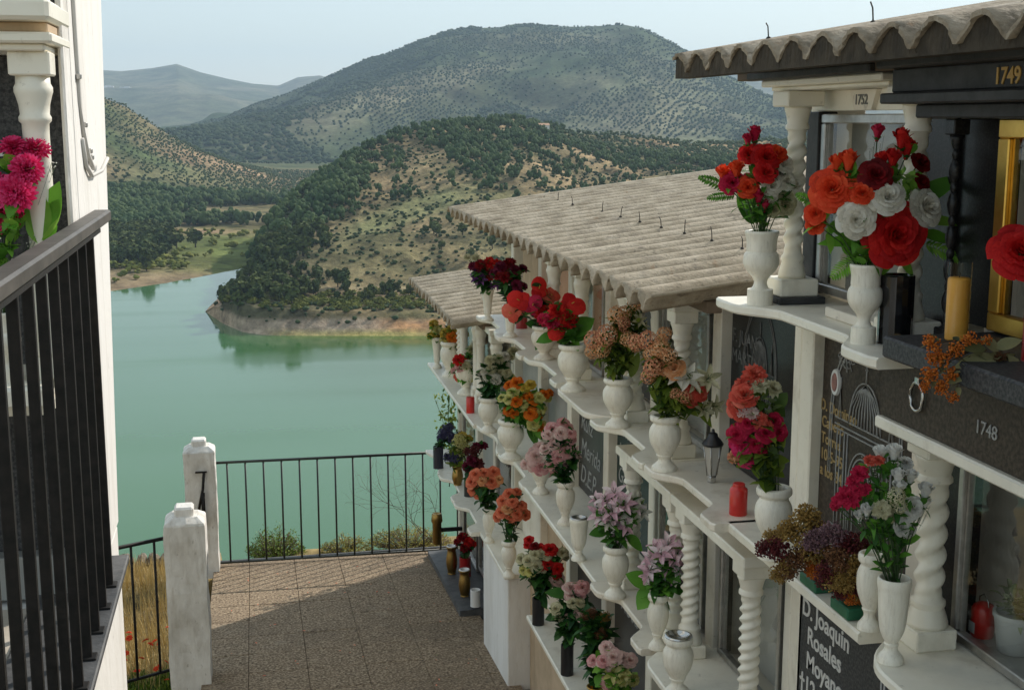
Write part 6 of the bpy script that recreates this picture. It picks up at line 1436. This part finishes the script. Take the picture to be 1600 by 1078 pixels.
blobs('headland_wood', Pp[rest], H[rest], H[rest] * .75, pine_f2, 5, 'dark woodland covering the upper slopes and ridge of the headland', 'woodland', clumps=7)
print('pines', len(Pp))
# shrubs on the bench just above the bare bank
rg = np_rand(7); k = 0
cand, u, v, rr_, rg = scatter_polar(G_head, 14000, 335, 760, 470, 575, 77)
w = ((cand[:, 2] > -74.6) & (v > 452) & (v < 488)) & (rg.uniform(0, 1, len(cand)) < .18 + .5 * (np.abs(v - I(u, [340, 430, 560, 700], [470, 470, 478, 474])) < 5))
cs = cand[w]; cs = cs[rg.permutation(len(cs))[:280]]
for p in cs:
    o = bpy.data.objects.new('shrub', SHRB[int(rg.integers(0, 3))]); COL.objects.link(o); o.location = p; h = float(rg.uniform(1.6, 3.4)); o.scale = (h * 1.25, h * 1.25, h); o.rotation_euler.z = rg.uniform(0, 6.28)
    tag(o, 'yellow-green shrub on the terrace above the bare shoreline bank', 'shrub', 'shrubs in a band above the shoreline bank')
# low dry scrub on headland
P, u, v, rr_, rg = scatter_polar(G_head, 26000, 318, 1500, 480, 1150, 131)
w = (P[:, 2] > -77) & (rg.uniform(0, 1, len(P)) < .45)
P = P[w]; H = rg.uniform(.5, 1.7, len(P)); blobs('scrub', P, H, H * 1.7, scrub_f, 6, 'low dry scrub over the headland slopes', 'scrub', 1)
# plateau olives behind the headland crest and left hill olives: planted rows
def rows(G, u0, u1, r0, r1, sp, jit, seed, rot=.3):
    a0, a1_ = az_of(u0), az_of(u1); rg = np_rand(seed); xs = np.arange(min(r1 * math.sin(a0), r0 * math.sin(a0)), r1 * math.sin(a1_), sp); ys = np.arange(r0 * math.cos(max(abs(a0), abs(a1_))), r1, sp)
    n_ = int(r1 / sp) + 4; ii, jj = np.meshgrid(np.arange(-n_, n_), np.arange(-n_, n_)); x = ii.ravel() * sp; y = jj.ravel() * sp
    c, s = math.cos(rot), math.sin(rot); Xp = x * c - y * s + rg.normal(0, jit, x.size); Yp = x * s + y * c + rg.normal(0, jit, x.size)
    rr_ = np.hypot(Xp, Yp); a = np.arctan2(Xp, Yp); w = (rr_ > r0) & (rr_ < r1) & (a > a0) & (a < a1_) & (Yp > 0)
    Xp, Yp, rr_, a = Xp[w], Yp[w], rr_[w], a[w]; z_ = sample(G, a, rr_); u, v = uv_of(Xp, Yp, z_); return np.stack([Xp, Yp, z_], -1), u, v, rr_, rg
P, u, v, rr_, rg = rows(G_main, 120, 640, 1120, 1840, 8.6, .7, 201, .42)
nz = fbm(P[:, 0], P[:, 1], 120, 3, 211); w = (P[:, 2] > -77) & (rg.uniform(0, 1, len(P)) < np.clip(.80 + nz, .25, 1))
P, u, v, rr_ = P[w], u[w], v[w], rr_[w]; order = np.argsort(np.where(u > 158, rr_, 1e9)); H = rg.uniform(3.2, 5.0, len(P))
for i in order[:300]:
    o = bpy.data.objects.new('olive_tree', OLIV[int(rg.integers(0, 3))]); COL.objects.link(o); o.location = P[i]; h = float(H[i]); o.scale = (h * 1.15, h * 1.15, h); o.rotation_euler.z = rg.uniform(0, 6.28)
    tag(o, 'small grey-green olive tree at the foot of the left hill', 'tree', 'olive trees planted in rows at the foot of the left hill')
rest = order[300:]; blobs('olive_grove', P[rest], H[rest], H[rest] * 1.15, olive_f, 15, 'olive groves in rows over the left hill', 'olive grove', 3)
print('olives left', len(P))
Pa, *_ = rows(G_main, 180, 1330, 2150, 3950, 10.5, 2.0, 301, .25); Pb, *_ = rows(G_main, 180, 1330, 2150, 3950, 11.2, 2.0, 303, .95)
qa = fbm(Pa[:, 0], Pa[:, 1], 480, 3, 321) > .0; qb = fbm(Pb[:, 0], Pb[:, 1], 480, 3, 321) <= .0; P1 = np.concatenate([Pa[qa], Pb[qb]]); u, v = uv_of(P1[:, 0], P1[:, 1], P1[:, 2]); rg = np_rand(304)
ml = mtn_light(u, v); nz = fbm(P1[:, 0], P1[:, 1], 160, 4, 311); w = rg.uniform(0, 1, len(P1)) < np.clip(.50 + 1.3 * nz + .1 * ml, .15, .95)
P1 = P1[w]; H = rg.uniform(3.4, 5.6, len(P1)); blobs('olive_grove', P1, H, H * 1.25, olive_f2, 16, 'distant olive groves in rows over the big mountain', 'olive grove', 1)
print('mountain', len(P1))
P1, u, v, rr_, rg = scatter_polar(G_main, 26000, 180, 1330, 2150, 3950, 302)
w = (fbm(P1[:, 0], P1[:, 1], 260, 4, 312) > -.05 + .6 * mtn_light(u, v)); P1 = P1[w]; H = rg.uniform(4, 9, len(P1)); blobs('far_wood', P1, H, H * 1.5, scrub_f, 17, 'dark wooded gullies of the big mountain', 'woodland', 1)
# plateau olives
P1, u, v, rr_, rg = rows(G_head, 850, 1500, 1030, 1400, 7.5, .7, 401, .6)
w = (P1[:, 2] > -60); P1 = P1[w]; H = rg.uniform(3.6, 5.4, len(P1)); blobs('olive_grove', P1, H, H * 1.2, olive_f, 18, 'dark olive plantation on the plateau behind the near roof', 'olive grove', 3)
# poplars and pines on the plain left of the lake
P1, u, v, rr_, rg = scatter_polar(G_main, 16000, 60, 620, 610, 1180, 501)
def belt(u, v):
    d = 1.3 * ellipse(u, v, 195, 375, 50, 27) + 1.2 * ellipse(u, v, 300, 312, 190, 11) + .9 * ellipse(u, v, 190, 330, 70, 20) + .6 * ellipse(u, v, 330, 350, 80, 5) + .8 * ellipse(u, v, 170, 400, 70, 12)
    return np.clip(d, 0, 1)
w = (P1[:, 2] > -79) & (rg.uniform(0, 1, len(P1)) < belt(u, v) ** 1.5 * .55); P1, u, v, rr_ = P1[w], u[w], v[w], rr_[w]; H = rg.uniform(7, 12.5, len(P1))
order = np.argsort(np.where(u > 165, rr_, 1e9))
for i in order[:300]:
    o = bpy.data.objects.new('broadleaf_tree', PINE[int(rg.integers(0, 4))]); COL.objects.link(o); o.location = P1[i]; h = float(H[i]); o.scale = (h * rg.uniform(.9, 1.3), h * rg.uniform(.9, 1.3), h); o.rotation_euler.z = rg.uniform(0, 6.28)
    tag(o, 'dark green tree of the wood on the flat shore left of the lake', 'tree', 'trees of the wood on the flat left shore')
rest = order[300:]
if len(rest): blobs('valley_wood', P1[rest], H[rest], H[rest] * .8, pine_f2, 19, 'dense valley wood between the fields and the left hill', 'woodland', 7)
print('belt', len(P1))
P1, u, v, rr_, rg = scatter_polar(G_main, 3000, 100, 520, 600, 900, 502)
w = (P1[:, 2] > -79) & (rg.uniform(0, 1, len(P1)) < .06 + .8 * (np.abs(v - 345) < 5) * (u > 240) + .35 * (np.abs(v - 418) < 8) * (u < 300)); P1 = P1[w]; H = rg.uniform(2, 5, len(P1))
blobs('waterside_bushes', P1, H, H * 1.5, shrub_f, 20, 'pale green bushes along the fields by the left shore', 'bushes', 5)
# farmhouse on the headland and white village far left
def house(p, wx, wy, h, label, col_):
    root = empty('farmhouse', p, label, 'house'); x, y, z = p
    m = MB(); m.box(x - wx / 2, x + wx / 2, y - wy / 2, y + wy / 2, z - 3, z + h); m.build('wall', col_, root)
    m = MB(); e = .4
    m.add([(x - wx / 2 - e, y - wy / 2 - e, z + h), (x + wx / 2 + e, y - wy / 2 - e, z + h), (x + wx / 2 + e, y + wy / 2 + e, z + h), (x - wx / 2 - e, y + wy / 2 + e, z + h), (x - wx / 2 - e, y, z + h + 1.6), (x + wx / 2 + e, y, z + h + 1.6)],
          [(0, 1, 5, 4), (2, 3, 4, 5), (0, 4, 3), (1, 2, 5), (0, 3, 2, 1)]); m.build('roof', MATS['salmon_plaster'], root)
    for i in (-.28, .28): m = MB(); m.box(x + wx * i - .6, x + wx * i + .6, y - wy / 2 - .06, y - wy / 2 - .02, z + .9, z + 2.1); m.build('window', granite_dk, root)
    return root
aa = az_of(846); rq = 1035.0; zq = float(sample(G_head, np.array([aa]), np.array([rq]))[0])
house((rq * math.sin(aa), rq * math.cos(aa), zq + 2.0), 11, 7, 3.6, 'small white farmhouse on the crest of the headland among trees', stucco)
rg2 = random.Random(4); vm = MB()
for i in range(26):
    uu = 160 + rg2.random() ** 1.3 * 55; rq = 6900 + rg2.uniform(-90, 90); aa = az_of(uu); zq = float(sample(G_main, np.array([aa]), np.array([rq]))[0])
    x, y = rq * math.sin(aa), rq * math.cos(aa); s = rg2.uniform(8, 15)
    o = MB(); o.box(x - s, x + s, y - s * .6, y + s * .6, zq - 5, zq + rg2.uniform(5, 8))
    o = o.build('village_house', stucco, None, (x, y, zq)); tag(o, 'tiny white house of the far village below the blue range', 'house', 'white houses of the far village')

# ------------------------------------------------------------------ near plants
def bush(name, x, y, w, h, n, pal, label, seed, zoff=0, cat='bush', fl=None):
    rg = random.Random(seed); z = float(hill_z(x, y)) + zoff; root = empty(name, (x, y, z), label, cat); m = MB(); st = MB()
    for i in range(n):
        a = rg.uniform(0, 6.28); rr_ = w / 2 * math.sqrt(rg.random()); hh = h * (1 - (rr_ / (w / 2)) ** 2 * .75) * rg.uniform(.1, 1.05) * (.62 + .38 * math.sin(a * 3 + seed) * math.sin(rr_ * 31 + seed * 2))
        p = Vector((x + rr_ * math.cos(a), y + rr_ * math.sin(a), z + hh))
        leaf(m, p, rnd2(rg) + Vector((0, 0, .5)), rnd2(rg), rg.uniform(.018, .04), rg.uniform(.006, .011), .1, .2, int(rg.random() < .4), 2)
        if i % 9 == 0: st.tube([(x + rr_ * .3 * math.cos(a), y + rr_ * .3 * math.sin(a), z - .03), p], .003, 4)
    m.build('foliage', list(LG[pal]), root); st.build('stems', stem_brown, root); return root
bush('bush', .12, 12.02, .56, .34, 2400, 'olive', 'round olive-brown bush behind the left part of the lake railing', 1, .05)
bush('bush', .80, 12.05, .50, .19, 1500, 'gold', 'small bright yellow-green bush behind the middle of the lake railing', 2, .02)
bush('bush', 1.42, 12.05, .85, .22, 2600, 'gold', 'low yellowish bush behind the right part of the lake railing', 3, .02)
bush('bush', -.25, 12.05, .35, .10, 500, 'olive', 'tiny tuft at the foot of the farther pier', 4, .0)
m = MB(); pr_ = random.Random(77)
for i in range(120):
    x, y = pr_.uniform(-.3, 1.5), pr_.uniform(6.5, 11.3); a = pr_.uniform(0, 6.28); q = pr_.uniform(.004, .014)
    leaf(m, (x, y, ground(y) + .006), (math.cos(a), math.sin(a), .1), (0, 0, 1), q * 2, q, .0, .3, int(pr_.random() < .5), 3)
o = m.build('fallen_petals', [straw_p := MATS['faded_leaves'], pm('salmon')]); tag(o, 'dry bits of leaf and petal scattered on the paving', 'litter', None, 'stuff')
# climbing green plant and bare branches at the railing's right end
vr = random.Random(9); p0 = atX(700, 700, 1.62)
root = empty('climbing_plant', (1.66, 11.42, -3.4), 'yellow-green creeper hanging beside the end of the niches above the railing', 'creeper'); m = MB(); st = MB()
for i in range(150):
    q = atT(vr.gauss(703, 8), vr.uniform(612, 700), 11.75 + vr.uniform(-.08, .1)); leaf(m, q, rnd2(vr) + Vector((0, 0, -.4)), rnd2(vr), vr.uniform(.03, .055), vr.uniform(.02, .03), .2, .2, int(vr.random() < .4), 3)
st.tube([atT(702, 760, 11.75), atT(706, 700, 11.75), atT(700, 650, 11.75), atT(703, 610, 11.75)], .005, 5); st.tube([atT(700, 690, 11.75), atT(690, 650, 11.7), atT(680, 625, 11.7)], .003, 4)
for i in range(16):
    q = atT(vr.gauss(685, 5), vr.uniform(615, 650), 11.72); leaf(m, q, rnd2(vr), rnd2(vr), .035, .02, .2, .2, 0, 3)
m.build('leaves', list(LG['olive']), root); st.build('stems', stem_mat, root)
m = MB()
def twig(p, d, L, r, dep):
    pts = [p]; q = Vector(p)
    for k in range(4):
        d = (d + rnd2(vr) * .38).normalized(); q = q + d * L / 4; pts.append(q)
        if dep and k: twig(q, (d + rnd2(vr) * .9).normalized(), L * .62, r * .6, dep - 1)
    m.tube(pts, r, 4, 0, True, r * .5)
for k in range(4): twig(Vector((1.62 - .03 * k, 11.62, -3.95)), Vector((-.25 - .1 * k, .05, 1)).normalized(), .55, .0036, 3)
o = m.build('bare_shrub', stem_brown, None, (1.6, 11.6, -3.95)); tag(o, 'leafless dark twigs behind the right end of the lake railing', 'bare shrub')
# stone edging, dry grass, poppies left of the pier
sr = random.Random(12); x = -2.6
while x < -.70:
    w_ = sr.uniform(.09, .2); m = MB(); y = 12.35 + sr.uniform(-.03, .03); z = float(hill_z(x, y)); vs = []
    for j in range(7):
        for i in range(8):
            a = 2 * PI * i / 8; t = PI * j / 6; k = 1 + sr.uniform(-.14, .14); vs.append((x + w_ * .55 * math.sin(t) * math.cos(a) * k, y + .09 * math.sin(t) * math.sin(a) * k, z + .03 + .085 * math.cos(t) * k))
    m.add(vs, [(j * 8 + i, j * 8 + (i + 1) % 8, (j + 1) * 8 + (i + 1) % 8, (j + 1) * 8 + i) for j in range(6) for i in range(8)], False)
    o = m.build('stone', stone, None, (x, y, z)); tag(o, 'rough stone in the low edging row beyond the dry grass', 'stone', 'stones of the low edging above the lake'); x += w_ * 1.02
straw = surf('dry_grass', (.50, .36, .13), (.66, .52, .24), 3, .9); straw2 = surf('pale_straw', (.42, .30, .12), (.56, .44, .22), 3, .9)
m = MB(); gr = random.Random(21)
for i in range(9000):
    x = gr.uniform(-2.4, -.66); y = 8.7 + gr.random() * 3.5
    if x > -.75 and y < 8.9: continue
    z = float(hill_z(x, y)) if False else 0
    m.v.append((x, y, z)); m.v.append((x, y, z)); m.v.append((x, y, z))
xs_ = np.array([q[0] for q in m.v[::3]]); ys_ = np.array([q[1] for q in m.v[::3]]); zs_ = hill_z(xs_, ys_); m = MB()
for x, y, z in zip(xs_, ys_, zs_):
    h = gr.uniform(.06, .22); a = gr.uniform(0, 6.28); l = gr.uniform(.01, .07); w_ = .004
    m.add([(x - w_ * math.cos(a), y - w_ * math.sin(a), z - .01), (x + w_ * math.cos(a), y + w_ * math.sin(a), z - .01), (x + l * math.sin(a), y + l * math.cos(a), z + h)], [(0, 1, 2)], False, int(gr.random() < .5))
o = m.build('grass', [straw, straw2]); tag(o, 'dry yellow grass between the railing and the edging stones', 'grass', None, 'stuff')
m = MB()
for i in range(1600):
    x = gr.uniform(-1.5, -.64); y = gr.uniform(8.5, 9.05); z = float(zs_.mean())
    z = -3.1 - .08 * y - .16; leaf(m, (x, y, z), (gr.uniform(-.5, .5), gr.uniform(-.5, .5), 1), rnd2(gr), gr.uniform(.05, .13), .012, .2, .2, int(gr.random() < .5), 3)
o = m.build('weeds', list(LG['olive'])); tag(o, 'green weeds at the foot of the short railing', 'weeds', None, 'stuff')
pop = pm('orangered')
for i in range(26):
    x = gr.uniform(-1.25, -.68); y = gr.uniform(8.55, 9.6); z = -3.1 - .08 * y - .15; h = gr.uniform(.12, .26)
    root = empty('poppy', (x, y, z), 'red poppy in the weeds behind the short railing', 'poppy', 'red poppies behind the short railing')
    st = MB(); st.tube([(x, y, z), (x + .01, y, z + h * .6), (x + .015, y, z + h)], .0016, 4); st.build('stem', stem_mat, root)
    o = mesh_obj('flower_head', flower_mesh('carnation', 'orangered', i % 3), root, (.015, 0, h)); s_ = gr.uniform(.022, .034); o.scale = (s_, s_, s_ * .6); o.rotation_euler = (gr.uniform(-.7, .7), gr.uniform(-.7, .7), 0)

# ------------------------------------------------------------------ air, sky, sun, render
m = MB(); m.box(-9000, 9000, -300, 12500, -98, 620)
hz, nt, b, nd, ln = new_mat('hazy_air'); nd.remove(b)
pv = nd.new('ShaderNodeVolumePrincipled'); pv.inputs['Color'].default_value = (.58, .78, 1.0, 1); pv.inputs['Density'].default_value = HAZE; pv.inputs['Anisotropy'].default_value = .15
ln.new(pv.outputs[0], nd['Material Output'].inputs['Volume'])
o = m.build('haze', hz); o['kind'] = 'stuff'; o['label'] = 'thin blue summer haze over the valley'; o['category'] = 'haze'
w = bpy.data.worlds.new('World'); scene.world = w; w.use_nodes = True; nt = w.node_tree
bg = nt.nodes['Background']; sk = nt.nodes.new('ShaderNodeTexSky'); sk.sky_type = 'NISHITA'; sk.sun_disc = False
sk.sun_elevation = SUN_EL; sk.sun_rotation = SUN_AZ; sk.air_density = 1.0; sk.dust_density = .6; sk.ozone_density = 1.6; sk.altitude = 400
hs = nt.nodes.new('ShaderNodeHueSaturation'); hs.inputs['Saturation'].default_value = .88; nt.links.new(sk.outputs[0], hs.inputs['Color'])
tn = nt.nodes.new('ShaderNodeMix'); tn.data_type = 'RGBA'; tn.blend_type = 'MULTIPLY'; tn.inputs[0].default_value = 1; nt.links.new(hs.outputs[0], tn.inputs[6]); tn.inputs[7].default_value = (1.07, 1.0, .90, 1)
ve = nt.nodes.new('ShaderNodeMix'); ve.data_type = 'RGBA'; ve.inputs[0].default_value = .65      # flat colour added to even out the sky and lift the fill light
nt.links.new(tn.outputs[2], ve.inputs[6]); ve.inputs[7].default_value = (3.15, 3.6, 3.7, 1)
nt.links.new(ve.outputs[2], bg.inputs[0]); bg.inputs[1].default_value = SKY
ld = bpy.data.lights.new('sun', 'SUN'); ld.energy = SUN; ld.angle = math.radians(.53); ld.color = (1, .93, .83)
lo = bpy.data.objects.new('sun', ld); COL.objects.link(lo)
sd = Vector((math.sin(SUN_AZ) * math.cos(SUN_EL), math.cos(SUN_AZ) * math.cos(SUN_EL), math.sin(SUN_EL)))
lo.rotation_euler = sd.to_track_quat('Z', 'Y').to_euler(); lo.location = (20, 20, 30)
vs = scene.view_settings; vs.view_transform = 'Standard'; vs.look = 'None'; vs.exposure = EXPO; vs.gamma = 1
cy = scene.cycles; cy.use_denoising = True; cy.max_bounces = 8; cy.diffuse_bounces = 5; cy.glossy_bounces = 3; cy.transmission_bounces = 4; cy.transparent_max_bounces = 12; cy.volume_bounces = 0
cy.sample_clamp_indirect = 6; cy.caustics_reflective = False; cy.caustics_refractive = False
